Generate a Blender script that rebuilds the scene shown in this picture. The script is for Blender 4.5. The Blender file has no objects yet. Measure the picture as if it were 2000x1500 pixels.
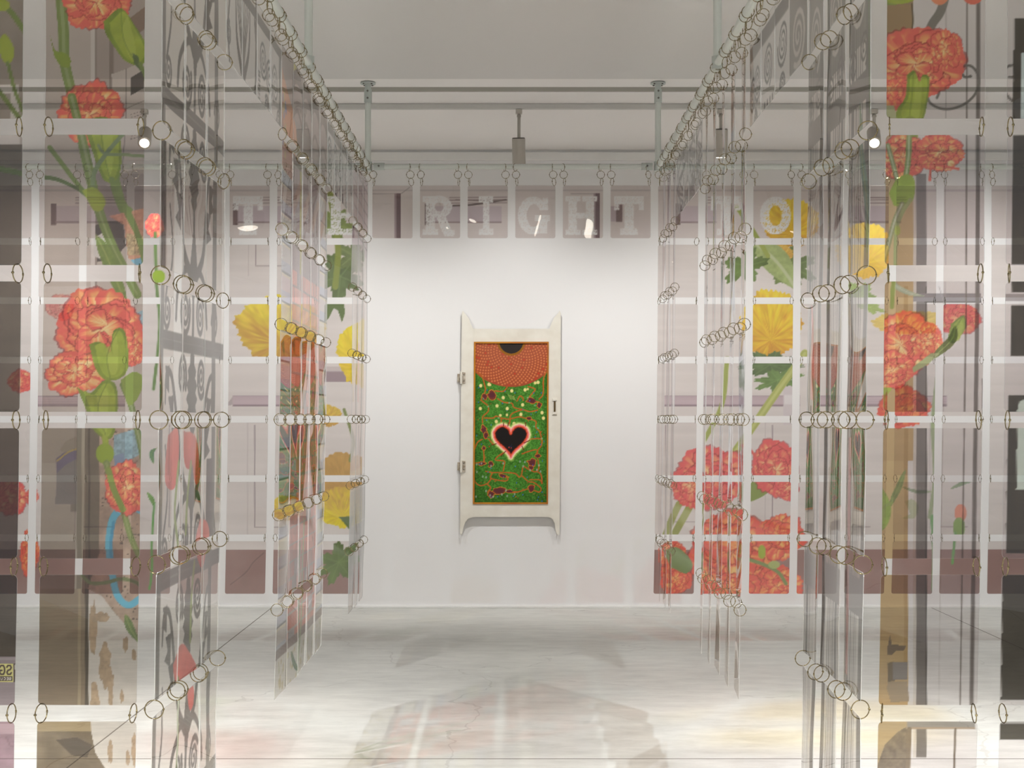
import bpy, bmesh, math, random
import numpy as np
from mathutils import Vector, Matrix

random.seed(7)
R = math.radians
sc = bpy.context.scene
COL = sc.collection

# ------------------------------------------------------------------ camera
F = 2700.0            # focal length in pixels of the 2000 px frame
EYE = 1.5
VX, VY = 1002.0, 818.0
cam = bpy.data.cameras.new('camera')
cam.sensor_width = 36.0
cam.lens = 36.0 * F / 2000.0
cam.shift_x = -(VX - 1000.0) / 2000.0
cam.shift_y = (VY - 750.0) / 2000.0
cam.clip_start = 0.05
camo = bpy.data.objects.new('camera', cam)
camo.location = (0, 0, EYE)
camo.rotation_euler = (R(90), 0, 0)
COL.objects.link(camo)
sc.camera = camo

# ------------------------------------------------------------------ world, exposure
w = bpy.data.worlds.new('gallery_ambient')
sc.world = w
w.use_nodes = True
w.node_tree.nodes['Background'].inputs[0].default_value = (0.98, 0.99, 1.0, 1)
w.node_tree.nodes['Background'].inputs[1].default_value = 0.55
sc.view_settings.view_transform = 'Standard'
sc.view_settings.look = 'None'
sc.view_settings.exposure = 0.58
sc.view_settings.gamma = 1.0
sc.view_settings.use_curve_mapping = False
sc.cycles.use_denoising = True
sc.cycles.transparent_max_bounces = 40
sc.cycles.max_bounces = 6
sc.cycles.diffuse_bounces = 3
sc.cycles.glossy_bounces = 2
sc.cycles.use_adaptive_sampling = True
sc.cycles.adaptive_threshold = 0.06
sc.cycles.use_light_tree = False
sc.cycles.caustics_reflective = False
sc.cycles.caustics_refractive = False
sc.cycles.sample_clamp_indirect = 6.0

# spot lamps: (x, y, z), aim, watts, cone deg, blend ; the head is built round each lamp
CEIL = EYE + 2.135
LAMPS = [
    ((0.04, 9.38, CEIL - 0.36), (0.0, 10.98, 1.65), 66, 100, 1.0),
    ((2.45, 9.38, CEIL - 0.24), (1.5, 5.0, 0.3), 330, 64, 0.8),
    ((-2.50, 9.38, CEIL - 0.24), (-1.5, 5.0, 0.3), 330, 64, 0.8),
    ((-1.42, 9.38, CEIL - 0.30), (-1.6, 10.98, 1.65), 64, 100, 1.0),  # added wall washers from here to the far pair, evening the back wall
    ((1.41, 9.38, CEIL - 0.30), (1.6, 10.98, 1.65), 64, 100, 1.0),
    ((-3.8, 9.38, CEIL - 0.30), (-3.4, 10.98, 1.65), 90, 110, 1.0),
    ((3.8, 9.38, CEIL - 0.30), (3.4, 10.98, 1.65), 90, 110, 1.0),
    ((-0.45, 4.4, CEIL - 0.26), (0.1, 7.2, 0.0), 80, 66, 0.9),  # added pair above the frame, brightens the corridor floor
    ((0.45, 4.4, CEIL - 0.26), (0.1, 6.4, 0.0), 50, 66, 0.9),
    ((-2.6, 4.4, CEIL - 0.26), (-2.7, 6.2, 0.0), 480, 96, 0.9),  # added aisle pair out of view, fills by bounce off the floor
    ((2.6, 4.4, CEIL - 0.26), (2.7, 6.2, 0.0), 480, 96, 0.9),
    ((-1.6, 0.9, CEIL - 0.26), (-1.5, 1.4, 0.0), 700, 110, 0.9),  # added pair out of view, bounces light to the ceiling and front strips
    ((1.6, 0.9, CEIL - 0.26), (1.5, 1.4, 0.0), 700, 110, 0.9),
]

# ------------------------------------------------------------------ colour helpers
def lin1(c):
    c = c / 255.0
    return c / 12.92 if c <= 0.04045 else ((c + 0.055) / 1.055) ** 2.4
def lin(c):
    return tuple(lin1(v) for v in c) + (1.0,)
def lin_np(c):
    return np.where(c <= 0.04045, c / 12.92, ((c + 0.055) / 1.055) ** 2.4)

# ------------------------------------------------------------------ materials
MATS = {}
def node_mat(name):
    m = bpy.data.materials.new(name)
    m.use_nodes = True
    m.node_tree.nodes.clear()
    MATS[name] = m
    return m, m.node_tree.nodes, m.node_tree.links
def mk(name, rgb, rough=0.6, metal=0.0, spec=0.4, noise=0.0, nscale=8.0, rgb2=None, bump=0.0, emit=None, estr=0.0):
    m, N, L = node_mat(name)
    out = N.new('ShaderNodeOutputMaterial'); b = N.new('ShaderNodeBsdfPrincipled')
    L.new(b.outputs[0], out.inputs[0])
    b.inputs['Roughness'].default_value = rough
    b.inputs['Metallic'].default_value = metal
    b.inputs['Specular IOR Level'].default_value = spec
    b.inputs['Base Color'].default_value = lin(rgb)
    if noise > 0 or bump > 0:
        tc = N.new('ShaderNodeTexCoord'); nz = N.new('ShaderNodeTexNoise')
        nz.inputs['Scale'].default_value = nscale; nz.inputs['Detail'].default_value = 6
        L.new(tc.outputs['Object'], nz.inputs['Vector'])
        if noise > 0:
            cr = N.new('ShaderNodeValToRGB')
            cr.color_ramp.elements[0].position = 0.5 - 0.5 * noise; cr.color_ramp.elements[1].position = 0.5 + 0.5 * noise
            cr.color_ramp.elements[0].color = lin(rgb2 or tuple(v * 0.85 for v in rgb)); cr.color_ramp.elements[1].color = lin(rgb)
            L.new(nz.outputs['Fac'], cr.inputs['Fac']); L.new(cr.outputs['Color'], b.inputs['Base Color'])
        if bump > 0:
            bp = N.new('ShaderNodeBump'); bp.inputs['Strength'].default_value = bump; bp.inputs['Distance'].default_value = 0.01
            L.new(nz.outputs['Fac'], bp.inputs['Height']); L.new(bp.outputs['Normal'], b.inputs['Normal'])
    if emit:
        b.inputs['Emission Color'].default_value = lin(emit); b.inputs['Emission Strength'].default_value = estr
    return m

def matte(name, rgb):
    m, N, L = node_mat(name)
    out = N.new('ShaderNodeOutputMaterial'); b = N.new('ShaderNodeBsdfDiffuse')
    b.inputs['Color'].default_value = lin(rgb); L.new(b.outputs[0], out.inputs[0])
    return m

def concrete():
    m, N, L = node_mat('polished_concrete')
    out = N.new('ShaderNodeOutputMaterial'); b = N.new('ShaderNodeBsdfPrincipled')
    L.new(b.outputs[0], out.inputs[0])
    tc = N.new('ShaderNodeTexCoord'); mp = N.new('ShaderNodeMapping'); mp.inputs['Scale'].default_value = (0.35, 1.0, 1.0)
    L.new(tc.outputs['Object'], mp.inputs['Vector'])
    n1 = N.new('ShaderNodeTexNoise'); n1.inputs['Scale'].default_value = 0.9; n1.inputs['Detail'].default_value = 2
    n2 = N.new('ShaderNodeTexNoise'); n2.inputs['Scale'].default_value = 11; n2.inputs['Detail'].default_value = 5; n2.inputs['Roughness'].default_value = 0.7
    for n in (n1, n2): L.new(mp.outputs[0], n.inputs['Vector'])
    mx = N.new('ShaderNodeMath'); mx.operation = 'MULTIPLY_ADD'; mx.inputs[1].default_value = 0.55
    L.new(n2.outputs['Fac'], mx.inputs[0])
    m3 = N.new('ShaderNodeMath'); m3.operation = 'MULTIPLY'; m3.inputs[1].default_value = 0.45
    L.new(n1.outputs['Fac'], m3.inputs[0]); L.new(m3.outputs[0], mx.inputs[2])
    cr = N.new('ShaderNodeValToRGB')
    cr.color_ramp.elements[0].position = 0.34; cr.color_ramp.elements[0].color = lin((182, 182, 176))
    cr.color_ramp.elements[1].position = 0.66; cr.color_ramp.elements[1].color = lin((219, 219, 213))
    L.new(mx.outputs[0], cr.inputs['Fac'])
    # fine hairline cracks
    wv = N.new('ShaderNodeTexVoronoi'); wv.feature = 'DISTANCE_TO_EDGE'; wv.inputs['Scale'].default_value = 0.55
    n3 = N.new('ShaderNodeTexNoise'); n3.inputs['Scale'].default_value = 2.5; n3.inputs['Detail'].default_value = 3
    L.new(tc.outputs['Object'], n3.inputs['Vector'])
    va = N.new('ShaderNodeMixRGB'); va.inputs[0].default_value = 0.35
    L.new(tc.outputs['Object'], va.inputs[1]); L.new(n3.outputs['Color'], va.inputs[2]); L.new(va.outputs[0], wv.inputs['Vector'])
    ck = N.new('ShaderNodeMath'); ck.operation = 'LESS_THAN'; ck.inputs[1].default_value = 0.0022
    L.new(wv.outputs['Distance'], ck.inputs[0])
    ck2 = N.new('ShaderNodeMath'); ck2.operation = 'MULTIPLY'; ck2.inputs[1].default_value = 0.22; L.new(ck.outputs[0], ck2.inputs[0])
    mm = N.new('ShaderNodeMixRGB'); mm.inputs[2].default_value = lin((130, 126, 120))
    L.new(ck2.outputs[0], mm.inputs[0]); L.new(cr.outputs[0], mm.inputs[1]); L.new(mm.outputs[0], b.inputs['Base Color'])
    rr = N.new('ShaderNodeMapRange'); rr.inputs['To Min'].default_value = 0.34; rr.inputs['To Max'].default_value = 0.55
    L.new(n2.outputs['Fac'], rr.inputs['Value']); L.new(rr.outputs[0], b.inputs['Roughness'])
    b.inputs['Specular IOR Level'].default_value = 0.4
    return m

def film(name, attr=True, rgb=(250, 250, 250), alpha=0.05, rough=0.03, refl=1.0):
    """clear plastic sheet: coloured transmission + a little ink body + sheen at grazing angles (same from both sides)"""
    m, N, L = node_mat(name)
    out = N.new('ShaderNodeOutputMaterial')
    tr = N.new('ShaderNodeBsdfTransparent'); df = N.new('ShaderNodeBsdfDiffuse'); tl = N.new('ShaderNodeBsdfTranslucent')
    gl = N.new('ShaderNodeBsdfGlossy'); gl.inputs['Roughness'].default_value = rough
    if rough == 0: gl.distribution = 'GGX'
    clear = alpha == 0
    gl.inputs['Color'].default_value = (0.95, 0.95, 0.95, 1)
    ink = N.new('ShaderNodeMixShader'); ink.inputs[0].default_value = 0.45
    L.new(df.outputs[0], ink.inputs[1]); L.new(tl.outputs[0], ink.inputs[2])
    body = N.new('ShaderNodeMixShader'); L.new(tr.outputs[0], body.inputs[1]); L.new(ink.outputs[0], body.inputs[2])
    if attr:
        at = N.new('ShaderNodeAttribute'); at.attribute_name = 'print'
        for s in (tr, df, tl): L.new(at.outputs['Color'], s.inputs['Color'])
        L.new(at.outputs['Alpha'], body.inputs[0])
    else:
        for s in (tr, df, tl): s.inputs['Color'].default_value = lin(rgb)
        body.inputs[0].default_value = alpha
    lw = N.new('ShaderNodeLayerWeight'); lw.inputs['Blend'].default_value = 0.5
    p5 = N.new('ShaderNodeMath'); p5.operation = 'POWER'; p5.inputs[1].default_value = 5.0
    L.new(lw.outputs['Facing'], p5.inputs[0])
    sm = N.new('ShaderNodeMath'); sm.operation = 'MULTIPLY_ADD'; sm.inputs[1].default_value = 0.94 * refl; sm.inputs[2].default_value = 0.045
    L.new(p5.outputs[0], sm.inputs[0])
    top = N.new('ShaderNodeMixShader')
    L.new(sm.outputs[0], top.inputs[0]); L.new((tr if clear else body).outputs[0], top.inputs[1]); L.new(gl.outputs[0], top.inputs[2])
    L.new(top.outputs[0], out.inputs[0])
    return m

def painted(name, rough=0.45):
    m, N, L = node_mat(name)
    out = N.new('ShaderNodeOutputMaterial'); b = N.new('ShaderNodeBsdfPrincipled')
    at = N.new('ShaderNodeAttribute'); at.attribute_name = 'print'
    L.new(at.outputs['Color'], b.inputs['Base Color']); L.new(b.outputs[0], out.inputs[0])
    b.inputs['Roughness'].default_value = rough; b.inputs['Specular IOR Level'].default_value = 0.2
    return m

matte('wall_white', (238, 237, 236))
matte('ceiling_grey', (222, 219, 216))
matte('ceiling_white', (244, 240, 237))
mk('trim_white', (240, 239, 236), 0.6)
mk('slot_grey', (160, 157, 147), 0.8)
mk('track_grey', (205, 203, 198), 0.5)
mk('joint_grey', (120, 115, 108), 0.9)
mk('pipe_paint', (208, 212, 205), 0.35, spec=0.5)
mk('fitting_paint', (186, 192, 186), 0.4, spec=0.5)
mk('steel', (120, 118, 112), 0.35, metal=0.9)
mk('ring_metal', (142, 128, 94), 0.25, metal=1.0)
mk('lamp_grey', (186, 180, 170), 0.45)
mk('lamp_dark', (70, 64, 56), 0.5)
mk('lamp_glass', (255, 250, 240), 0.3, emit=(255, 246, 230), estr=9.0).cycles.emission_sampling = 'NONE'
mk('old_white_paint', (236, 232, 220), 0.55, noise=0.35, nscale=9, rgb2=(226, 220, 206), bump=0.05)
mk('gilt', (205, 145, 20), 0.4, noise=0.5, nscale=5, rgb2=(172, 84, 22))
mk('rust', (120, 96, 66), 0.7, noise=0.6, nscale=60, rgb2=(222, 214, 198))
mk('latch_dark', (92, 74, 44), 0.5, metal=0.5)
concrete()
film('printed_film', rough=0.0)
film('clear_film', alpha=0, rough=0.0)
film('film_edge', attr=False, rgb=(250, 251, 250), alpha=0.55, rough=0.15, refl=0.5)
painted('oil_painting')

# ------------------------------------------------------------------ object helpers
def tag(o, label=None, cat=None, group=None, kind=None):
    if label: o['label'] = label
    if cat: o['category'] = cat
    if group: o['group'] = group
    if kind: o['kind'] = kind
    return o
def empty(name, loc):
    o = bpy.data.objects.new(name, None); o.location = loc; o.empty_display_size = 0.05
    COL.objects.link(o); return o
def link(name, mesh, parent=None, loc=(0, 0, 0), rot=None):
    o = bpy.data.objects.new(name, mesh); COL.objects.link(o)
    o.location = loc
    if rot is not None: o.rotation_euler = rot
    if parent: o.parent = parent
    return o
class MB:
    def __init__(s): s.bm = bmesh.new()
    def box(s, x0, x1, y0, y1, z0, z1, bev=0.0):
        r = bmesh.ops.create_cube(s.bm, size=1.0)
        for v in r['verts']:
            v.co = Vector(((x0 + x1) / 2 + v.co.x * (x1 - x0), (y0 + y1) / 2 + v.co.y * (y1 - y0), (z0 + z1) / 2 + v.co.z * (z1 - z0)))
        if bev > 0:
            es = set(e for v in r['verts'] for e in v.link_edges)
            bmesh.ops.bevel(s.bm, geom=list(es), offset=bev, segments=2, affect='EDGES', profile=0.6)
        return s
    def tube(s, a, b, r, r2=None, n=16, cap=True):
        a, b = Vector(a), Vector(b); d = b - a
        q = d.to_track_quat('Z', 'Y').to_matrix().to_4x4()
        bmesh.ops.create_cone(s.bm, cap_ends=cap, segments=n, radius1=r, radius2=r if r2 is None else r2, depth=d.length,
                              matrix=Matrix.Translation((a + b) / 2) @ q)
        return s
    def prism(s, pts, y0, y1, bev=0.0):
        """outline in XZ, extruded from y0 (front) to y1"""
        vs = [s.bm.verts.new((x, y0, z)) for x, z in pts]
        f = s.bm.faces.new(vs)
        r = bmesh.ops.extrude_face_region(s.bm, geom=[f])
        nv = [e for e in r['geom'] if isinstance(e, bmesh.types.BMVert)]
        bmesh.ops.translate(s.bm, verts=nv, vec=(0, y1 - y0, 0))
        if bev > 0:
            es = set(e for v in vs + nv for e in v.link_edges if abs(e.verts[0].co.y - e.verts[1].co.y) < 1e-6)
            bmesh.ops.bevel(s.bm, geom=list(es), offset=bev, segments=2, affect='EDGES')
        return s
    def torus(s, R0, r, n=24, k=6, axis='Y'):
        vs = []
        for i in range(n):
            t = 2 * math.pi * i / n
            row = []
            for j in range(k):
                p = 2 * math.pi * j / k
                rr = R0 + r * math.cos(p)
                row.append(s.bm.verts.new((rr * math.cos(t), r * math.sin(p), rr * math.sin(t))))
            vs.append(row)
        for i in range(n):
            for j in range(k):
                s.bm.faces.new((vs[i][j], vs[(i + 1) % n][j], vs[(i + 1) % n][(j + 1) % k], vs[i][(j + 1) % k]))
        return s
    def mesh(s, name, mat, smooth=False):
        bmesh.ops.recalc_face_normals(s.bm, faces=s.bm.faces[:])
        me = bpy.data.meshes.new(name); s.bm.to_mesh(me); s.bm.free()
        me.materials.append(MATS[mat])
        if smooth:
            for p in me.polygons: p.use_smooth = True
        return me
    def build(s, name, mat, parent=None, loc=(0, 0, 0), rot=None, smooth=False):
        return link(name, s.mesh(name, mat, smooth), parent, loc, rot)
def structure(o):
    o['kind'] = 'structure'; return o

# ------------------------------------------------------------------ room shell
WALL_Y = 10.98
structure(MB().box(-7, 7, -3.0, WALL_Y, -0.12, 0.0).build('floor', 'polished_concrete'))
fl = bpy.data.objects['floor']
def joint(x0, x1, y0, y1):
    MB().box(x0, x1, y0, y1, -0.002, 0.0006).build('floor_joint', 'joint_grey', fl)
joint(-7, 7, 6.095, 6.103)
joint(-1.920, -1.913, -3, WALL_Y)
joint(3.318, 3.325, -3, WALL_Y)
structure(MB().box(-7, 7, WALL_Y, WALL_Y + 0.15, 0.0, CEIL + 0.1).build('wall_back', 'wall_white'))
structure(MB().box(-7.15, -7, -3.0, WALL_Y + 0.15, -0.12, CEIL + 0.1).build('wall_left', 'wall_white'))
structure(MB().box(7, 7.15, -3.0, WALL_Y + 0.15, -0.12, CEIL + 0.1).build('wall_right', 'wall_white'))
structure(MB().box(-7, 7, WALL_Y - 0.012, WALL_Y, 0.0, 0.022, 0.004).build('baseboard_back', 'trim_white'))
structure(MB().box(-7, 7, WALL_Y - 0.018, WALL_Y, CEIL - 0.085, CEIL - 0.018, 0.003).build('trim_1', 'trim_white'))
# ceiling: a grey field over the visitor, a white field by the wall, split by a recessed slot
def cy(py): return 2.135 * F / (VY - py)
c0, c1, c2 = cy(153), cy(170), cy(180)
ce = structure(MB().box(-7, 7, c0, c1, CEIL, CEIL + 0.1).build('ceiling', 'ceiling_white'))
MB().box(-7, 7, -3.0, c0, CEIL - 0.004, CEIL + 0.1).build('ceiling_field', 'ceiling_grey', ce)
MB().box(-7, 7, c2, WALL_Y, CEIL, CEIL + 0.1).build('ceiling_field', 'ceiling_white', ce)
MB().box(-7, 7, c1, c2, CEIL + 0.004, CEIL + 0.1).build('ceiling_slot', 'slot_grey', ce)

# ------------------------------------------------------------------ lamp tracks and spotlights
def track(y, label):
    t = empty('lamp_track', (0, y, CEIL))
    tag(t, label, 'lamp track')
    MB().box(-6, 6, -0.02, 0.02, -0.034, -0.001, 0.003).build('rail', 'track_grey', t)
    MB().box(-6, 6, -0.008, 0.008, -0.0355, -0.033).build('groove', 'track_grey', t)
track(9.38, 'long grey lamp track on the white ceiling strip near the back wall')
track(4.4, 'unseen grey lamp track added overhead above the front strips')  # out of view, put in to carry added lamps
track(0.9, 'unseen grey lamp track added overhead in front of the corridor')  # likewise unseen, holds the added ceiling-bounce pair
def spotlight(i, loc, aim, watts, cone, blend, label):
    p = Vector(loc)
    e = empty('spotlight', (p.x, p.y, CEIL - 0.036))
    tag(e, label, 'spotlight', 'track spotlights')
    MB().box(-0.022, 0.022, -0.022, 0.022, -0.03, -0.001, 0.003).build('adapter', 'lamp_grey', e)
    top = CEIL - 0.036
    hz = p.z + 0.10 - top
    MB().tube((0, 0, -0.03), (0, 0, hz - 0.02), 0.011).tube((-0.014, 0, -0.045), (0.014, 0, -0.045), 0.008).build('stem', 'lamp_grey', e, smooth=True)
    d = (Vector(aim) - p).normalized()
    if i in (0, 3, 4, 5, 6): d = Vector((0.02, 0.22, -0.97)).normalized()   # slim barrel hangs almost straight down
    q = d.to_track_quat('-Z', 'Y').to_euler()
    h = MB().tube((0, 0, 0.125), (0, 0, -0.06), 0.045, n=32).build('housing', 'lamp_grey', e, loc=(0, 0, p.z - top), rot=q)
    MB().torus(0.037, 0.007, 28, 6).build('rim', 'lamp_dark', h, loc=(0, 0, 0.124), rot=(R(90), 0, 0))
    MB().tube((0, 0, 0.13), (0, 0, 0.124), 0.018, n=20).build('knob', 'lamp_dark', h)
    MB().tube((0, 0, -0.0615), (0, 0, -0.0602), 0.031, n=32).build('lens', 'lamp_glass', h)
    l = bpy.data.lights.new('spot_beam', 'SPOT')
    l.energy = watts; l.spot_size = R(cone); l.spot_blend = blend; l.shadow_soft_size = 0.035
    l.color = (1.0, 0.99, 0.98)
    lo = bpy.data.objects.new('spot_beam', l); COL.objects.link(lo)
    lo.location = p + d * 0.075
    lo.rotation_euler = (Vector(aim) - lo.location).to_track_quat('-Z', 'Y').to_euler()
names = ['slim grey spotlight above the heart painting, in the middle of the track',
         'lit spotlight glaring at the upper right behind the front right strips',
         'lit spotlight at the upper left behind the front left carnation strip',
         'added slim wall spotlight on the back track, just left of the corridor',
         'added slim wall spotlight on the back track, just right of the corridor',
         'added slim wall spotlight on the back track, far left',
         'added slim wall spotlight on the back track, far right',
         'added unseen spotlight over the corridor mouth, left of the pair lighting the floor',
         'added unseen spotlight over the corridor mouth, right of the pair lighting the floor',
         'added unseen spotlight over the aisle left of the corridor', 'added unseen spotlight over the aisle right of the corridor',
         'added unseen spotlight in front of the corridor, left of the visitor', 'added unseen spotlight in front of the corridor, right of the visitor']
for i, a in enumerate(LAMPS): spotlight(i, *a, names[i])

# ------------------------------------------------------------------ pipe frame
SX = 0.92             # half width of the corridor
YB = 8.77             # back rail
YF = 3.575            # front rails
RODZ = EYE + 1.60
RR = 0.0175
pf = empty('pipe_frame', (0, YB, RODZ))
tag(pf, 'pale grey painted pipe frame hung from the ceiling to carry all the strips', 'pipe frame')
def P(x, y, z): return (x, y - YB, z - RODZ)
def rail(a, b): MB().tube(P(*a), P(*b), RR, n=20).build('rail', 'pipe_paint', pf, smooth=False)
for s in (-1, 1):
    rail((s * SX, YF - 0.1, RODZ), (s * SX, YB, RODZ))
    rail((s * (SX + 0.05), YF - 0.03, RODZ + 0.0), (s * 3.2, YF - 0.03, RODZ))
    rail((s * (SX + 0.09), YB, RODZ), (s * 3.9, YB, RODZ))
rail((-SX + 0.05, YB, RODZ), (SX - 0.05, YB, RODZ))
for s in (-1, 1):
    for y in (3.67, 6.22, YB):
        MB().tube(P(s * SX, y, RODZ), P(s * SX, y, CEIL - 0.05), 0.019, n=20).build('post', 'pipe_paint', pf)
        fg = MB().tube(P(s * SX, y, CEIL - 0.012), P(s * SX, y, CEIL - 0.004), 0.048, n=28).tube(P(s * SX, y, CEIL - 0.05), P(s * SX, y, CEIL - 0.01), 0.02, n=16).build('flange', 'fitting_paint', pf)
        for k in range(4):
            a = math.pi / 4 + k * math.pi / 2
            c = (s * SX + 0.036 * math.cos(a), y + 0.036 * math.sin(a))
            MB().tube(P(c[0], c[1], CEIL - 0.018), P(c[0], c[1], CEIL - 0.011), 0.006, n=8).build('screw', 'steel', fg)
        sl = MB().tube(P(s * SX, y, CEIL - 0.13), P(s * SX, y, CEIL - 0.045), 0.0245, n=24).build('sleeve', 'fitting_paint', pf)
        for dz in (0.06, 0.075 + 0.03):
            MB().tube(P(s * SX, y - 0.03, CEIL - dz), P(s * SX, y - 0.02, CEIL - dz), 0.0065, n=8).build('screw', 'steel', sl)
        cl = MB().tube(P(s * SX, y, RODZ - 0.028), P(s * SX, y, RODZ + 0.03), 0.026, n=24).build('clamp', 'fitting_paint', pf)
    for d in (-1, 1):
        x0 = s * SX + d * 0.035; x1 = s * SX + d * 0.105
        cu = MB().tube(P(x0, YB, RODZ), P(x1, YB, RODZ), 0.023, n=24).build('socket', 'fitting_paint', pf)
        MB().tube(P((x0 + x1) / 2, YB - 0.03, RODZ), P((x0 + x1) / 2, YB - 0.02, RODZ), 0.0065, n=8).build('screw', 'steel', cu)

# ------------------------------------------------------------------ print painter (numpy canvas, colours sRGB 0-1, plus ink body)
RNG = np.random.RandomState(3)
LAT = RNG.rand(128, 128)
def vnoise(x, y):
    xi = np.floor(x).astype(int); yi = np.floor(y).astype(int)
    fx = x - xi; fy = y - yi
    fx = fx * fx * (3 - 2 * fx); fy = fy * fy * (3 - 2 * fy)
    g = lambda a, b: LAT[a % 128, b % 128]
    return (g(xi, yi) * (1 - fx) + g(xi + 1, yi) * fx) * (1 - fy) + (g(xi, yi + 1) * (1 - fx) + g(xi + 1, yi + 1) * fx) * fy
def fbm(x, y, o=4):
    v = 0; a = 0.5; t = 0
    for k in range(o):
        v = v + a * vnoise(x * 2 ** k + 17.3 * k, y * 2 ** k + 9.1 * k); t += a; a *= 0.5
    return v / t
def C3(c): return np.array(c, float)[:3] / 255.0
def catmull(pts, n=8):
    p = [np.array(q, float) for q in pts]
    p = [2 * p[0] - p[1]] + p + [2 * p[-1] - p[-2]]
    out = []
    for i in range(1, len(p) - 2):
        for k in range(n):
            t = k / n
            out.append(0.5 * ((2 * p[i]) + (-p[i - 1] + p[i + 1]) * t + (2 * p[i - 1] - 5 * p[i] + 4 * p[i + 1] - p[i + 2]) * t * t + (-p[i - 1] + 3 * p[i] - 3 * p[i + 1] + p[i + 2]) * t ** 3))
    out.append(p[-2])
    return np.array(out)
class Canvas:
    def __init__(s, x0, y0, x1, y1, sc_, base=(246, 244, 242), a=0.05):
        s.x0, s.y0, s.s = x0, y0, sc_
        s.w = int((x1 - x0) * sc_) + 1; s.h = int((y1 - y0) * sc_) + 1
        s.c = np.zeros((s.h, s.w, 3)) + C3(base)
        s.a = np.zeros((s.h, s.w)) + a
        s.off = 0.0
    def win(s, xa, ya, xb, yb):
        i0 = max(0, int((xa - s.x0) * s.s)); i1 = min(s.w, int((xb - s.x0) * s.s) + 2)
        j0 = max(0, int((ya - s.y0) * s.s)); j1 = min(s.h, int((yb - s.y0) * s.s) + 2)
        if i1 <= i0 or j1 <= j0: return None
        X, Y = np.meshgrid(s.x0 + (np.arange(i0, i1) + 0.0) / s.s, s.y0 + (np.arange(j0, j1) + 0.0) / s.s)
        return (slice(j0, j1), slice(i0, i1)), X, Y
    def put(s, sl, m, col, al=None, amt=1.0):
        m = np.clip(m, 0, 1) * amt
        col = col if isinstance(col, np.ndarray) else C3(col)
        s.c[sl] = s.c[sl] * (1 - m[..., None]) + col * m[..., None]
        if al is not None: s.a[sl] = s.a[sl] * (1 - m) + al * m
    @staticmethod
    def inside(X, Y, p):
        ins = np.zeros(X.shape, bool); n = len(p)
        for i in range(n):
            x1, y1 = p[i]; x2, y2 = p[(i + 1) % n]
            if y1 == y2: continue
            c = ((y1 > Y) != (y2 > Y)) & (X < (x2 - x1) * (Y - y1) / (y2 - y1) + x1)
            ins ^= c
        return ins
    def poly(s, p, col, al=0.25, amt=1.0, col2=None, tex=0.0, ts=0.15):
        p = np.array(p, float)
        q = s.win(p[:, 0].min(), p[:, 1].min(), p[:, 0].max(), p[:, 1].max())
        if q is None: return
        sl, X, Y = q
        m = s.inside(X, Y, p).astype(float)
        s.put(sl, m, s.grad(X, Y, p, col, col2, tex, ts), al, amt)
    def grad(s, X, Y, p, col, col2, tex, ts):
        if col2 is None and tex == 0: return col
        cc = np.zeros(X.shape + (3,)) + C3(col)
        if col2 is not None:
            t = np.clip((Y - p[:, 1].min()) / max(1e-6, np.ptp(p[:, 1])), 0, 1)[..., None]
            cc = cc * (1 - t) + C3(col2) * t
        if tex:
            cc = cc * (1 + tex * (fbm(X * ts, Y * ts)[..., None] - 0.5) * 2)
        return np.clip(cc, 0, 1)
    def rect(s, x0, y0, x1, y1, col, al=0.15, amt=1.0, **k):
        s.poly([(x0, y0), (x1, y0), (x1, y1), (x0, y1)], col, al, amt, **k)
    def dist(s, X, Y, p, w0, w1):
        d = np.full(X.shape, 1e9); n = len(p) - 1
        for i in range(n):
            ax, ay = p[i]; bx, by = p[i + 1]
            dx, dy = bx - ax, by - ay; L2 = dx * dx + dy * dy + 1e-12
            t = np.clip(((X - ax) * dx + (Y - ay) * dy) / L2, 0, 1)
            ww = w0 + (w1 - w0) * (i + t) / n
            d = np.minimum(d, np.hypot(X - ax - t * dx, Y - ay - t * dy) - ww / 2)
        return d
    def stroke(s, p, w, col, al=0.25, w2=None, amt=1.0, smooth=True, hi=None):
        p = catmull(p) if smooth and len(p) > 2 else np.array(p, float)
        w2 = w if w2 is None else w2; pad = max(w, w2)
        q = s.win(p[:, 0].min() - pad, p[:, 1].min() - pad, p[:, 0].max() + pad, p[:, 1].max() + pad)
        if q is None: return
        sl, X, Y = q
        d = s.dist(X, Y, p, w, w2)
        s.put(sl, 0.5 - d * s.s, col, al, amt)
        if hi is not None:
            s.put(sl, 0.5 - (d + 0.32 * max(w, w2)) * s.s, hi, al, amt)
    def ell(s, cx, cy, rx, ry, col, al=0.25, amt=1.0, soft=0.0, **k):
        q = s.win(cx - rx * (1 + soft), cy - ry * (1 + soft), cx + rx * (1 + soft), cy + ry * (1 + soft))
        if q is None: return
        sl, X, Y = q
        r = np.hypot((X - cx) / rx, (Y - cy) / ry)
        m = np.clip((1 + soft - r) / max(soft, 0.5 / (min(rx, ry) * s.s)), 0, 1)
        s.put(sl, m, col, al, amt)
    def tint(s, x0, y0, x1, y1, amp, fx, fy):
        q = s.win(x0, y0, x1, y1)
        if q is None: return
        sl, X, Y = q
        n = fbm(X * fx, Y * fy)
        s.c[sl] = np.clip(s.c[sl] * (1 + amp * (n[..., None] - 0.5) * 2), 0, 1)
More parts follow.
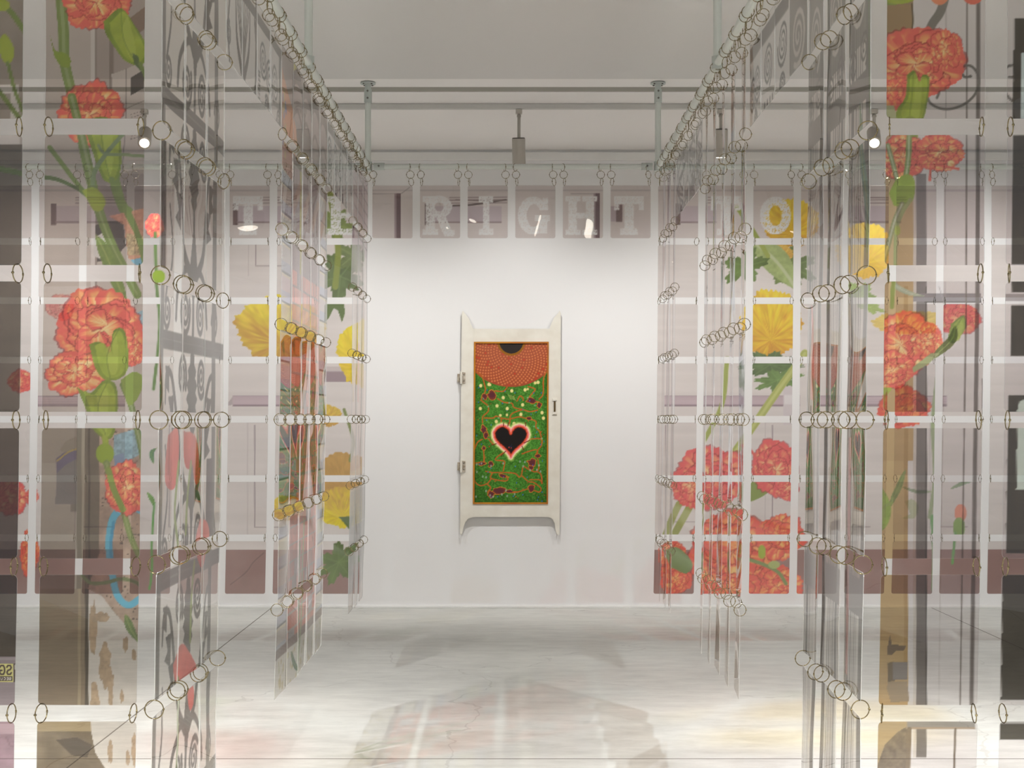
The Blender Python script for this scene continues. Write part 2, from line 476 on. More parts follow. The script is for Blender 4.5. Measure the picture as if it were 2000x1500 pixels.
    def carnation(s, cx, cy, rx, ry, seed, cols=None, al=0.35, n=(11, 10, 8), full=(0, 2 * math.pi), amt=1.0):
        rg = np.random.RandomState(seed)
        cream, orange, coral, deep = cols or ((255, 226, 164), (251, 172, 112), (240, 114, 100), (220, 86, 82))
        cream, orange, coral, deep = map(C3, (cream, orange, coral, deep))
        q = s.win(cx - rx * 1.15, cy - ry * 1.15, cx + rx * 1.15, cy + ry * 1.15)
        if q is None: return
        sl, X, Y = q
        U, V = (X - cx) / rx, (Y - cy) / ry
        for ring, (cnt, L0, L1, off, wd) in enumerate(((n[0], 0.86, 1.02, 0.05, 0.55), (n[1], 0.55, 0.74, 0.16, 0.62), (n[2], 0.32, 0.5, 0.22, 0.75))):
            th0 = rg.rand() * 6.28
            for i in range(cnt):
                th = th0 + (i + 0.35 * (rg.rand() - 0.5)) * 2 * math.pi / cnt
                a0, a1 = full
                if full != (0, 2 * math.pi): th = a0 + (th % (2 * math.pi)) / (2 * math.pi) * (a1 - a0)
                L = L0 + (L1 - L0) * rg.rand(); o = off * rg.rand(); wv = wd * (0.75 + 0.5 * rg.rand())
                bx, by = o * math.cos(th + 2), o * math.sin(th + 2)
                du, dv = U - bx, V - by
                rho = np.hypot(du, dv); ph = (np.arctan2(dv, du) - th + math.pi) % (2 * math.pi) - math.pi
                k = 16 + rg.randint(10)
                edge = L * (1 - 0.22 * (ph / wv) ** 2) * (1 + 0.05 * np.abs(((ph * k / 2) % 2) - 1) + 0.05 * np.sin(ph * 5 + i) + 0.06 * (vnoise(ph * 9 + 7 * i + seed, rho * 0) - 0.5))
                m = (rho < edge) & (np.abs(ph) < wv)
                t = np.clip(rho / edge, 0, 1)
                st = vnoise(ph * 14 + 31 * i + seed, rho * 2.5 + ring * 7)
                st2 = vnoise(ph * 4 + 11 * i, rho * 3 + seed)
                if ring or i % 2:
                    s.put(sl, ((rho < edge * 1.05) & (np.abs(ph) < wv * 1.12)).astype(float), deep * 0.72, None, 0.6 * amt)
                t2 = np.clip(t ** 1.4 * 0.8 + (st - 0.5) * 0.8 + (st2 - 0.5) * 0.7 + 0.12 * rg.randn() + 0.04, 0, 1)[..., None]
                cc = np.where(t2 < 0.45, cream + (orange - cream) * (t2 / 0.45), orange + (coral - orange) * np.clip((t2 - 0.45) / 0.4, 0, 1))
                sh = np.clip((np.abs(ph) / wv - 0.72) / 0.28, 0, 1)[..., None] * (0.55 if ring else 0.35)
                cc = cc * (1 - sh) + deep * sh
                ed = np.clip((t - 0.9) / 0.07, 0, 1)[..., None] * 0.75
                cc = cc * (1 - ed) + coral * ed
                s.put(sl, m.astype(float), cc, al, amt)
    def mum(s, cx, cy, rx, ry, seed, top=(246, 222, 84), bot=(212, 158, 74), al=0.3, cnt=34):
        rg = np.random.RandomState(seed)
        q = s.win(cx - rx * 1.1, cy - ry * 1.1, cx + rx * 1.1, cy + ry * 1.1)
        if q is None: return
        sl, X, Y = q
        U, V = (X - cx) / rx, (Y - cy) / ry
        r = np.hypot(U, V); th = np.arctan2(V, U)
        edge = 0.93 + 0.05 * np.abs(((th * cnt / math.pi) % 2) - 1) + 0.12 * (vnoise(th * 5 + 40, r * 0 + seed) - 0.5) + 0.05 * (vnoise(th * 17 + 40, r * 0 + seed) - 0.5)
        m = (r < edge).astype(float)
        th2 = np.arctan2(V - 0.45, U * 1.3)
        t = np.clip(0.5 + 0.55 * V + 0.9 * (vnoise(th2 * 13 + 50 + seed, r * 4) - 0.5) + 0.5 * (vnoise(U * 5 + 9, V * 5 + seed) - 0.5), 0, 1)[..., None]
        cc = C3(top) * (1 - t) + C3(bot) * t
        rid = vnoise(th2 * cnt * 0.5 + 80, np.hypot(U, V - 0.45) * 5.0)[..., None]
        cc = cc * (0.95 + 0.1 * rid)
        s.put(sl, m, np.clip(cc, 0, 1), al)
    def leaf(s, p, wmax, col=(118, 136, 78), al=0.3, hi=(158, 172, 104)):
        """lens-shaped blade along the polyline p"""
        c = catmull(p, 10); n = len(c)
        t = np.gradient(c, axis=0); t /= np.linalg.norm(t, axis=1)[:, None] + 1e-9
        nn = np.stack([-t[:, 1], t[:, 0]], 1); u = np.linspace(0, 1, n)
        wv = (np.sin(np.pi * np.clip(u, 0, 1) ** 0.8) ** 0.8 * wmax / 2)[:, None]
        s.poly(np.concatenate([c + nn * wv, (c - nn * wv)[::-1]]), col, al, tex=0.12)
        s.stroke(c[::4] if n > 8 else c, wmax * 0.12, hi, al, smooth=False)
    def lobed(s, cx, cy, rx, ry, ang, seed, col=(112, 128, 84), lobes=5, al=0.32, deep=0.42):
        rg = np.random.RandomState(seed); pts = []
        for i in range(90):
            t = 2 * math.pi * i / 90
            rr = 0.62 + deep * 0.9 * abs(math.cos(lobes * t / 2)) ** 1.5 + 0.07 * math.sin(t * lobes * 4 + seed) - deep * 0.35
            x, y = rr * math.cos(t) * rx, rr * math.sin(t) * ry
            pts.append((cx + x * math.cos(ang) - y * math.sin(ang), cy + x * math.sin(ang) + y * math.cos(ang)))
        s.poly(pts, col, al, tex=0.16, ts=0.06 if s.s <= 2 else 6.0)
        for k in range(lobes):
            t = 2 * math.pi * k / lobes
            s.stroke([(cx, cy), (cx + 0.7 * (rx * math.cos(t) * math.cos(ang) - ry * math.sin(t) * math.sin(ang)), cy + 0.7 * (rx * math.cos(t) * math.sin(ang) + ry * math.sin(t) * math.cos(ang)))], min(rx, ry) * 0.05, tuple(min(255, v * 1.2) for v in col), al, amt=0.6)
    def spiral(s, cx, cy, r, turns, a0, w, col, al=0.3, sx=1.0, w2=None, sgn=1):
        pts = []
        n = int(14 * turns) + 4
        for i in range(n):
            u = i / (n - 1); t = a0 + sgn * turns * 2 * math.pi * u
            rr = r * (1 - 0.9 * u)
            pts.append((cx + rr * math.cos(t) * sx, cy + rr * math.sin(t)))
        s.stroke(pts, w, col, al, w2 if w2 is not None else w * 0.6, smooth=False)
    def sample(s, x, y):
        fx = np.clip((x - s.x0) * s.s, 0, s.w - 1.001); fy = np.clip((y - s.y0) * s.s, 0, s.h - 1.001)
        i = fx.astype(int); j = fy.astype(int); u = (fx - i)[:, None]; v = (fy - j)[:, None]
        c = (s.c[j, i] * (1 - u) + s.c[j, i + 1] * u) * (1 - v) + (s.c[j + 1, i] * (1 - u) + s.c[j + 1, i + 1] * u) * v
        u = u[:, 0]; v = v[:, 0]
        a = (s.a[j, i] * (1 - u) + s.a[j, i + 1] * u) * (1 - v) + (s.a[j + 1, i] * (1 - u) + s.a[j + 1, i + 1] * u) * v
        return c, a

GREEN = (132, 150, 84); LIME = (170, 186, 74); DKGREEN = (104, 122, 74); IRON = (112, 106, 101)
def calyx(cv, p, al=0.35):
    o = catmull(list(p) + [p[0]], 6); m_ = o.mean(0); lo_ = o[o[:, 1].argmax()]; hi_ = o[o[:, 1].argmin()]
    cv.poly(o, (134, 154, 62), al, col2=(146, 166, 62), tex=0.15, ts=0.05)
    cv.poly(m_ + (o - m_) * np.array([0.78, 0.9]) + np.array([2.5, 0]), (168, 186, 72), al, tex=0.12, ts=0.05)
    cv.poly(m_ + (o - m_) * np.array([0.3, 0.75]) + np.array([6, 2]), (190, 204, 92), al, 0.7)
    cv.stroke([hi_, m_ - np.array([4, 0]), lo_], 2.0, (120, 142, 58), al, amt=0.6)

# ================================================================== PRINTS
# ---------------- front left pair of strips (old door, peeling wall, carnations)
FL = Canvas(-130, -70, 330, 1690, 1.6, base=(206, 197, 190), a=0.10)
c = FL
c.rect(66, -70, 330, 1690, (206, 196, 188), 0.10)
c.rect(66, 560, 180, 830, (216, 207, 199), 0.10)
c.rect(185, -70, 330, 340, (186, 173, 165), 0.14)
c.rect(178, -70, 186, 640, (228, 222, 217), 0.12); c.rect(186, -70, 190, 640, (168, 156, 148), 0.12)
c.rect(214, 60, 222, 180, (150, 138, 130), 0.15)
c.poly([(222, 60), (300, 0), (300, 40), (240, 95)], (150, 128, 112), 0.2)
c.poly([(218, 145), (246, 135), (300, 110), (300, 320), (238, 338), (222, 330)], (214, 204, 197), 0.18)
c.stroke([(246, 135), (246, 240), (238, 338)], 2, (150, 140, 132), 0.2, smooth=False)
c.stroke([(222, 225), (262, 205), (300, 190)], 1.5, (160, 150, 142), 0.2)
c.poly([(255, 152), (281, 136), (281, 172), (256, 186)], (98, 90, 84), 0.3)
for i in range(9):
    for k in range(5): c.rect(255 + k * 6 + i % 2, 222 + i * 6 - k * 1.5, 258 + k * 6 + i % 2, 224 + i * 6 - k * 1.5, (140, 128, 122), 0.2)
c.rect(186, 340, 330, 470, (168, 156, 150), 0.16)
c.poly([(186, 440), (205, 432), (240, 433), (246, 480), (228, 500), (190, 512)], (100, 90, 86), 0.3)
c.poly([(212, 422), (288, 405), (300, 520), (250, 505), (243, 440)], (214, 160, 132), 0.3, tex=0.15)
c.poly([(183, 465), (200, 455), (226, 500), (240, 520), (215, 515), (183, 500)], (226, 222, 218), 0.3)
c.poly([(246, 455), (285, 462), (288, 500), (250, 498)], (196, 172, 134), 0.3, tex=0.3, ts=0.3)
BLUE = (134, 192, 218)
c.poly([(255, 508), (290, 500), (290, 522), (268, 520)], BLUE, 0.3)
c.poly([(250, 620), (290, 600), (290, 700), (262, 690), (248, 700)], (168, 200, 214), 0.3, tex=0.1)
c.poly([(240, 640), (262, 630), (268, 668), (246, 672)], (212, 190, 170), 0.3, tex=0.3, ts=0.3)
# lower wall and door leaf
c.rect(66, 832, 200, 1420, (172, 161, 145), 0.14)
c.rect(66, 905, 150, 1120, (184, 174, 160), 0.14); c.rect(138, 940, 150, 1000, (150, 142, 128), 0.14)
c.poly([(112, 905), (150, 888), (150, 985), (108, 985)], (146, 140, 134), 0.18)
c.poly([(110, 895), (130, 880), (152, 874), (152, 895), (128, 908), (110, 925)], (132, 122, 140), 0.2)
c.poly([(116, 880), (128, 862), (148, 852), (150, 872), (134, 884)], (160, 150, 132), 0.2)
c.stroke([(112, 900), (132, 884), (152, 876)], 3, (190, 168, 96), 0.2)
c.rect(150, 832, 196, 1420, (138, 127, 110), 0.16)
c.rect(160, 832, 166, 1420, (170, 158, 138), 0.14); c.rect(172, 832, 176, 1420, (112, 102, 88), 0.2)
c.poly([(194, 820), (300, 800), (300, 1270), (270, 1255), (215, 1190), (172, 1150), (194, 1080)], (196, 172, 152), 0.25, tex=0.16, ts=0.06)
for k in range(130):
    x, y = 200 + 85 * RNG.rand(), 830 + 380 * RNG.rand()
    c.ell(x, y, 1 + 2.2 * RNG.rand(), 0.8 + 1.6 * RNG.rand(), (120, 104, 92), 0.3)
c.poly([(222, 850), (285, 832), (285, 880), (245, 905), (222, 895)], (158, 186, 196), 0.3, tex=0.2, ts=0.2)
c.poly([(222, 890), (242, 885), (246, 925), (226, 930)], (146, 164, 190), 0.3)
c.stroke([(285, 1000), (250, 990), (222, 1010), (213, 1060), (218, 1110), (228, 1160), (250, 1182), (275, 1168)], 15, (112, 188, 214), 0.35, 13)
c.stroke([(222, 1020), (216, 1070), (222, 1110)], 6, (86, 160, 196), 0.35)
c.poly([(172, 1150), (200, 1165), (222, 1195), (250, 1225), (300, 1280), (300, 1690), (190, 1690), (180, 1480), (172, 1380)], (222, 215, 206), 0.25, tex=0.05, ts=0.04)
for k, (x, y, rx, ry) in enumerate([(182, 1230, 8, 60), (205, 1300, 12, 46), (216, 1345, 6, 50), (185, 1370, 10, 40), (245, 1258, 6, 16), (262, 1280, 5, 12), (238, 1360, 4, 14), (262, 1462, 5, 34), (215, 1470, 5, 24), (200, 1205, 14, 10), (250, 1480, 4, 18)]):
    pts = [(x + rx * (0.7 + 0.5 * RNG.rand()) * math.cos(t), y + ry * (0.7 + 0.5 * RNG.rand()) * math.sin(t)) for t in np.linspace(0, 6.2, 16)]
    c.poly(pts, (186, 162, 134), 0.3, tex=0.15)
c.rect(66, 1150, 172, 1420, (160, 145, 124), 0.16, col2=(148, 130, 108))
c.rect(152, 1150, 158, 1420, (178, 162, 134), 0.16); c.rect(166, 1150, 173, 1420, (104, 94, 80), 0.2)
c.rect(66, 1406, 178, 1428, (176, 156, 122), 0.2); c.rect(66, 1401, 178, 1406, (110, 98, 82), 0.2)
c.poly([(66, 1428), (178, 1428), (186, 1470), (205, 1500), (215, 1690), (66, 1690)], (134, 118, 96), 0.22, tex=0.15, ts=0.03)
c.poly([(110, 1445), (150, 1440), (180, 1455), (170, 1480), (140, 1475)], (96, 84, 70), 0.25)
# outer strip
c.rect(-130, -70, 64, 240, (168, 158, 148), 0.16, tex=0.08, ts=0.02)
c.rect(-130, 165, 36, 182, (232, 226, 222), 0.3); c.rect(20, 165, 36, 282, (226, 219, 215), 0.3); c.rect(-130, 262, 40, 282, (232, 226, 222), 0.3)
c.rect(-130, 282, 64, 800, (124, 115, 104), 0.18, tex=0.1, ts=0.012)
c.rect(-130, 800, 64, 1100, (112, 102, 90), 0.2, col2=(100, 84, 78))
c.rect(-130, 1100, 64, 1120, (210, 112, 100), 0.3)
c.rect(-130, 1120, 64, 1282, (106, 96, 86), 0.22, tex=0.08, ts=0.02)
c.rect(-130, 1282, 64, 1380, (178, 164, 170), 0.2); c.rect(-130, 1284, 64, 1290, (196, 184, 188), 0.2)
c.rect(-130, 1400, 64, 1690, (170, 140, 152), 0.2, tex=0.12, ts=0.05); c.rect(-130, 1415, 64, 1432, (200, 170, 180), 0.2)
c.stroke([(12, 1440), (22, 1458), (28, 1456)], 3, (150, 120, 130), 0.25)
# mirrored sticker
def glyph(cv, ch, x, y, w, h, sw, col, mirror=True):
    G = {'S': [[(0.9, 0.2), (0.75, 0.03), (0.25, 0.03), (0.1, 0.25), (0.3, 0.46), (0.7, 0.54), (0.9, 0.76), (0.75, 0.97), (0.25, 0.97), (0.1, 0.8)]],
         'G': [[(0.9, 0.22), (0.72, 0.03), (0.28, 0.03), (0.1, 0.3), (0.1, 0.7), (0.28, 0.97), (0.72, 0.97), (0.9, 0.78), (0.9, 0.55), (0.55, 0.55)]],
         'E': [[(0.9, 0), (0.1, 0), (0.1, 1), (0.9, 1)], [(0.1, 0.5), (0.75, 0.5)]],
         'C': [[(0.9, 0.2), (0.7, 0.02), (0.3, 0.02), (0.1, 0.3), (0.1, 0.7), (0.3, 0.98), (0.7, 0.98), (0.9, 0.8)]],
         'U': [[(0.1, 0), (0.1, 0.75), (0.3, 1), (0.7, 1), (0.9, 0.75), (0.9, 0)]]}
    for ln in G[ch]:
        cv.stroke([(x + ((1 - a) if mirror else a) * w, y + b * h) for a, b in ln], sw, col, 0.6, smooth=False)
c.rect(-60, 1296, 26, 1332, (206, 200, 128), 0.5)
glyph(c, 'S', 12.5, 1299.5, 10.5, 18, 3.2, (78, 66, 62)); glyph(c, 'G', -1.5, 1299.5, 11.5, 18, 3.2, (78, 66, 62))
c.rect(-60, 1321, 24, 1330, (78, 66, 62), 0.5)
for ch, x in (('S', 18), ('E', 12.8), ('C', 7), ('U', 1)): glyph(c, ch, x, 1323.2, 4, 4.6, 1.1, (224, 218, 204))
c.rect(26.5, 1296, 50, 1332, (82, 70, 64), 0.5)
c.stroke([(29, 1298.5), (29, 1307), (33, 1307), (34.5, 1314), (34, 1329), (41, 1328)], 1.3, (216, 210, 194), 0.5, smooth=False)
c.stroke([(33.5, 1298.5), (35, 1303), (38, 1306), (40.5, 1299), (36, 1299)], 1.3, (216, 210, 194), 0.5, smooth=False)
c.stroke([(35, 1310), (39, 1313), (46, 1311)], 1.2, (216, 210, 194), 0.5, smooth=False)
# greenery on the outer strip
c.stroke([(-10, -5), (20, 22), (48, 60), (75, 95)], 11, GREEN, 0.35); c.leaf([(52, 25), (58, 55), (66, 75)], 12, DKGREEN)
c.poly(catmull([(-2, 80), (9, 66), (22, 82), (28, 100), (24, 118), (15, 125), (4, 115), (-2, 95)]), LIME, 0.35)
c.stroke([(15, 122), (22, 150), (30, 180), (52, 236)], 7, GREEN, 0.35); c.stroke([(-8, 170), (15, 200), (40, 232), (64, 244)], 9, GREEN, 0.35)
c.stroke([(-10, 328), (30, 336), (66, 344), (110, 350), (150, 368), (165, 380)], 12, DKGREEN, 0.35, 5)
c.ell(4, 10, 16, 12, LIME, 0.35)
# inner strip flowers
c.stroke([(122, -70), (120, 0), (124, 60), (126, 118), (137, 170), (152, 230), (168, 310), (190, 400), (215, 470), (245, 530), (268, 575)], 22, GREEN, 0.38, 17, hi=(156, 170, 116))
c.poly(catmull([(98, 70), (108, 98), (128, 104), (138, 116), (134, 132), (118, 128), (106, 110)]), (144, 164, 66), 0.38)
c.stroke([(255, 410), (236, 395), (225, 368), (232, 340)], 8, GREEN, 0.35)
c.stroke([(228, 350), (245, 410), (270, 460), (286, 500)], 10, GREEN, 0.36)
c.carnation(190, 5, 68, 58, 11); calyx(c, [(202, 42), (236, 16), (262, 48), (286, 88), (289, 112), (272, 128), (244, 118), (222, 90), (206, 64)])
c.poly([(258, 103), (270, 110), (276, 140), (262, 125)], DKGREEN, 0.35)
c.stroke([(274, 125), (284, 150), (292, 195), (296, 240)], 8, GREEN, 0.35, 5)
c.carnation(176, 222, 68, 62, 12)
calyx(c, [(160, 238), (196, 228), (222, 236), (234, 262), (237, 320), (226, 352), (206, 354), (192, 330), (178, 288)])
c.stroke([(218, 350), (226, 380), (238, 410)], 11, GREEN, 0.36)
c.stroke([(140, 190), (158, 260), (172, 320), (190, 400)], 17, GREEN, 0.38, hi=(160, 172, 124))
c.stroke([(97, 288), (125, 325), (150, 358), (168, 380)], 9, GREEN, 0.35)
c.stroke([(192, 284), (205, 300), (240, 302), (292, 306)], 6, (140, 156, 108), 0.35)
c.stroke([(240, 262), (206, 302), (184, 338), (182, 372), (192, 392)], 8, (134, 152, 110), 0.35, 10)
c.poly(catmull([(160, 372), (182, 366), (200, 380), (206, 398), (196, 412), (182, 410), (172, 392)]), LIME, 0.35)
c.leaf([(188, 460), (208, 500), (232, 560), (248, 592)], 26, (134, 154, 84))
c.stroke([(235, 385), (262, 440), (280, 500), (286, 560)], 11, GREEN, 0.36)
c.carnation(196, 645, 92, 84, 21, n=(13, 14, 10)); c.carnation(146, 728, 62, 44, 22)
c.carnation(262, 690, 20, 26, 23, n=(8, 6, 4))
calyx(c, [(174, 672), (196, 668), (214, 690), (222, 646), (244, 648), (251, 712), (236, 738), (206, 742), (186, 718)])
calyx(c, [(150, 756), (176, 768), (202, 744), (226, 752), (230, 800), (222, 848), (206, 858), (182, 838), (168, 800)])
c.stroke([(205, 855), (207, 880)], 12, LIME, 0.36)
c.stroke([(240, 752), (256, 792), (268, 840), (280, 900), (286, 960)], 12, GREEN, 0.36, hi=(164, 176, 130))
c.poly(catmull([(236, 742), (262, 726), (280, 740), (270, 776), (252, 792), (242, 770)]), (150, 170, 80), 0.35)
c.ell(205, 886, 18, 20, (154, 176, 62), 0.36); c.stroke([(208, 905), (220, 950), (238, 990), (256, 1050), (277, 1098)], 13, (140, 154, 90), 0.38, 11, hi=(160, 172, 112))
c.carnation(246, 952, 46, 52, 24); c.stroke([(212, 918), (222, 955), (240, 995)], 12, (146, 164, 80), 0.38)
c.stroke([(158, 1120), (176, 1138), (206, 1138), (236, 1131), (262, 1136), (284, 1150)], 7, (120, 130, 86), 0.35)
c.leaf([(245, 1200), (255, 1228), (272, 1256)], 16, (124, 144, 86))

# ---------------- front right pair
FR = Canvas(1690, -70, 2130, 1690, 1.0, base=(234, 230, 230), a=0.09)
c = FR
TAN = (208, 180, 130)
c.rect(1690, -70, 1784, 66, (172, 146, 112), 0.2); c.poly([(1690, -70), (1745, -70), (1770, -5), (1750, 10), (1690, 30)], (150, 168, 84), 0.3)
c.rect(1690, 10, 1781, 70, (176, 150, 112), 0.2); c.stroke([(1781, 8), (1783, 40), (1780, 66)], 3, (104, 92, 66), 0.3)
c.rect(1690, 66, 1784, 340, (200, 178, 150), 0.15)
c.rect(1690, 340, 1784, 900, (206, 180, 138), 0.18, col2=(202, 172, 124))
c.rect(1690, 900, 1774, 1500, TAN, 0.2, col2=(196, 166, 120)); c.rect(1766, 560, 1774, 1300, (190, 158, 108), 0.18)
c.rect(1790, 340, 1810, 1480, (150, 144, 144), 0.18, col2=(128, 120, 114)); c.rect(1784, 340, 1790, 1480, (222, 214, 206), 0.15)
c.rect(1808, 560, 1811, 1410, (104, 98, 92), 0.2)
c.rect(1784, 573, 1916, 590, (160, 154, 156), 0.18); c.rect(1806, 589, 1916, 592, (110, 104, 100), 0.2)
for (x, wd, cc, y0, y1) in ((1889, 3, (132, 122, 116), -70, 1390), (1848, 1.4, (176, 168, 168), -70, 560), (1847, 1.2, (190, 182, 178), 600, 1420), (1911, 8, (132, 124, 120), -70, 1400)):
    c.stroke([(x, y0), (x - 2, 600), (x - 14, y1)], wd, cc, 0.22, smooth=False)
c.stroke([(1852, -30), (1838, 20), (1822, 45), (1812, 66)], 18, (140, 136, 128), 0.25, 17)
S1 = [(1896, 149), (1884, 150), (1878, 139), (1884, 129), (1898, 130), (1909, 144), (1912, 164), (1903, 186), (1884, 203), (1860, 212), (1838, 212), (1819, 203), (1812, 190), (1815, 177), (1825, 171), (1834, 179), (1830, 191)]
c.stroke(S1, 5, (126, 121, 116), 0.3)
c.stroke([(1970, 150), (1985, 150), (1991, 140), (1984, 129), (1970, 129), (1959, 143), (1957, 165), (1968, 188), (1990, 205), (2010, 214), (2040, 214)], 5, (126, 121, 116), 0.3)
c.rect(1690, 1300, 1690.5, 1301, TAN)
# latch, plinth
c.poly([(1734, 1262), (1738, 1240), (1742, 1258), (1770, 1262), (1764, 1272), (1750, 1272), (1742, 1280), (1734, 1278)], (122, 106, 88), 0.3)
c.poly([(1733, 1295), (1746, 1292), (1748, 1330), (1734, 1332)], (120, 106, 84), 0.3); c.rect(1744, 1294, 1773, 1328, (138, 130, 124), 0.3)
c.poly([(1734, 1332), (1772, 1330), (1776, 1370), (1740, 1372), (1732, 1345)], (166, 146, 118), 0.3)
c.poly([(1690, 1430), (1740, 1400), (1778, 1400), (1772, 1690), (1690, 1690)], (190, 168, 130), 0.2)
c.poly([(1690, 1640), (1712, 1500), (1728, 1455), (1752, 1430), (1770, 1420), (1778, 1440), (1776, 1690), (1690, 1690)], (136, 122, 104), 0.25, tex=0.15)
c.rect(1772, 1398, 1905, 1424, (160, 154, 148), 0.2); c.rect(1770, 1421, 1905, 1425, (180, 158, 138), 0.2)
c.stroke([(1866, 1424), (1862, 1560)], 4, (120, 106, 92), 0.25); c.stroke([(1776, 1424), (1770, 1600)], 9, (140, 124, 104), 0.25)
# flowers
c.ell(1755, -6, 34, 14, LIME, 0.35); c.ell(1835, -20, 22, 30, (238, 150, 110), 0.35); c.ell(1900, -6, 19, 15, (232, 118, 96), 0.35)
c.carnation(1786, 128, 100, 76, 31, n=(13, 14, 10)); c.carnation(1738, 178, 40, 36, 32, n=(8, 6, 5)); c.carnation(1848, 98, 34, 44, 33, n=(8, 6, 4))
calyx(c, [(1772, 146), (1786, 138), (1796, 160), (1802, 146), (1815, 152), (1812, 194), (1802, 234), (1778, 246), (1754, 238), (1752, 214), (1768, 190)])
c.poly([(1724, 205), (1746, 206), (1752, 234), (1724, 240)], (192, 196, 150), 0.3)
c.stroke([(1778, 240), (1780, 262), (1776, 290)], 26, (150, 166, 72), 0.36)
c.carnation(1762, 306, 56, 46, 34); c.carnation(1836, 298, 48, 38, 35)
c.stroke([(1872, 330), (1818, 320)], 5, (236, 110, 96), 0.3); c.stroke([(1818, 322), (1816, 352)], 5, (238, 116, 100), 0.3)
c.stroke([(1734, 284), (1744, 320), (1758, 372)], 9, (150, 166, 110), 0.36, hi=(196, 206, 170))
c.stroke([(1776, 262), (1773, 320), (1762, 384)], 11, (146, 164, 96), 0.36, hi=(188, 200, 160))
c.poly(catmull([(1736, 378), (1750, 352), (1772, 340), (1786, 352), (1784, 388), (1766, 404), (1746, 402)]), (160, 184, 74), 0.36)
c.stroke([(1762, 398), (1748, 430), (1734, 480), (1722, 525)], 10, (156, 158, 110), 0.36, hi=(196, 196, 170)); c.stroke([(1778, 390), (1760, 420), (1750, 455), (1748, 520), (1744, 580)], 7, (168, 176, 120), 0.34)
c.ell(1753, 450, 6, 10, (180, 190, 90), 0.34)
c.leaf([(1738, 540), (1752, 560), (1778, 573), (1806, 578)], 10, (186, 196, 168), hi=(216, 220, 204)); c.stroke([(1750, 520), (1744, 560), (1742, 600)], 8, (150, 160, 80), 0.34)
c.carnation(1760, 672, 66, 66, 41, n=(12, 13, 9)); c.carnation(1814, 664, 28, 34, 42, n=(9, 6, 4)); c.carnation(1742, 722, 46, 36, 43)
c.leaf([(1866, 636), (1860, 662), (1836, 686), (1812, 706)], 17, (118, 124, 72)); c.poly([(1782, 718), (1818, 690), (1836, 690), (1812, 712), (1784, 728)], (178, 184, 132), 0.3)
c.poly(catmull([(1716, 756), (1742, 758), (1730, 776), (1724, 812), (1712, 812)]), (176, 190, 80), 0.35)
c.leaf([(1768, 918), (1756, 950), (1744, 975), (1738, 992)], 12, (136, 146, 88)); c.leaf([(1706, 940), (1724, 985), (1722, 1020), (1706, 1045)], 30, (150, 170, 80)); c.stroke([(1742, 982), (1722, 992)], 5, (150, 164, 90), 0.3)
c.stroke([(1700, 840), (1716, 900), (1702, 1000)], 9, (164, 180, 80), 0.35)
# outer strip with dark window panes
for (x0, y0, x1, y1) in ((1981, 36, 2130, 238), (1979, 264, 2130, 518), (1977, 540, 2130, 571), (1975, 596, 2130, 696), (1969, 772, 2130, 1082), (1959, 1112, 2130, 1368), (1953, 1414, 2130, 1445)):
    c.poly([(x0, y0), (x1, y0), (x1, y1), (x0 - (y1 - y0) * 0.016, y1)], (78, 72, 62), 0.3, tex=0.06, ts=0.02)
c.rect(1994, 104, 2130, 236, (212, 226, 226), 0.4); c.poly([(1985, 955), (1987, 800), (1991, 784), (2000, 780), (2130, 780), (2130, 957)], (208, 220, 210), 0.4)
c.rect(1950, 574, 2130, 588, (170, 162, 162), 0.2); c.rect(1935, 1402, 2130, 1414, (176, 172, 170), 0.2)
c.poly([(1990, 520), (1970, 535), (1985, 538)], (140, 160, 100), 0.3)

# ---------------- back curtain
BK = Canvas(-40, 340, 2060, 1180, 1.0, base=(228, 220, 216), a=0.16)
c = BK
c.tint(-40, 340, 2060, 1180, 0.03, 0.004, 0.1)
MAUVE = (200, 182, 188); DKM = (128, 106, 110)
for k in range(-11, 11):
    pass
# panelled door relief lines
c.rect(-40, 340, 2060, 472, (222, 212, 209), 0.16)
c.rect(-40, 371, 2060, 374, (200, 190, 190), 0.18); c.rect(-40, 362, 2060, 371, (220, 211, 209), 0.18)
for x0, x1 in ((100, 240), (455, 600), (830, 980), (1190, 1215), (1320, 1400), (1645, 1760), (1850, 1880)):
    if x0 in (455, 830, 1320, 100, 1645):
        c.rect(x0 + 8, 403, x1, 435, (206, 192, 198), 0.2); c.rect(x0, 398, x0 + 10, 440, (134, 112, 112), 0.25); c.rect(x0 + 8, 433, x1, 436, (166, 148, 150), 0.2)
        for q, yy in enumerate((386, 391, 397)): c.stroke([(x0 + 48, yy), (x1 + 10, yy - 1)], 1.6, (150, 130, 132), 0.22, smooth=False)
c.stroke([(885, 402), (930, 399), (988, 390)], 3.2, (112, 96, 94), 0.3); c.stroke([(890, 390), (940, 392), (990, 391)], 1.6, (140, 124, 122), 0.3)
c.rect(1190, 403, 1207, 433, (196, 180, 186), 0.2); c.rect(1204, 400, 1216, 434, (142, 120, 120), 0.25)
for x in (771, 1160): c.rect(x, 378, x + 4, 470, (164, 144, 148), 0.2); c.rect(x + 4, 378, x + 12, 470, (120, 98, 102), 0.28); c.rect(x - 45, 378, x, 380, (190, 178, 178), 0.2)
c.stroke([(784, 378), (800, 366)], 1.2, (150, 140, 138), 0.2)
for x0 in (60, 455, 1298, 1600, 1700):
    x1 = x0 + (185 if x0 < 400 else 130 if x0 < 1000 else 265 if x0 == 1298 else 150)
    c.rect(x0, 774, x1, 793, (208, 188, 194), 0.2); c.rect(x0, 773, x1, 775, (176, 158, 164), 0.2); c.rect(x0, 791, x1, 794, (160, 140, 146), 0.22)
    for q in range(4): c.rect(x0, 777 + 4 * q, x1, 778 + 4 * q, (192, 172, 178), 0.2)
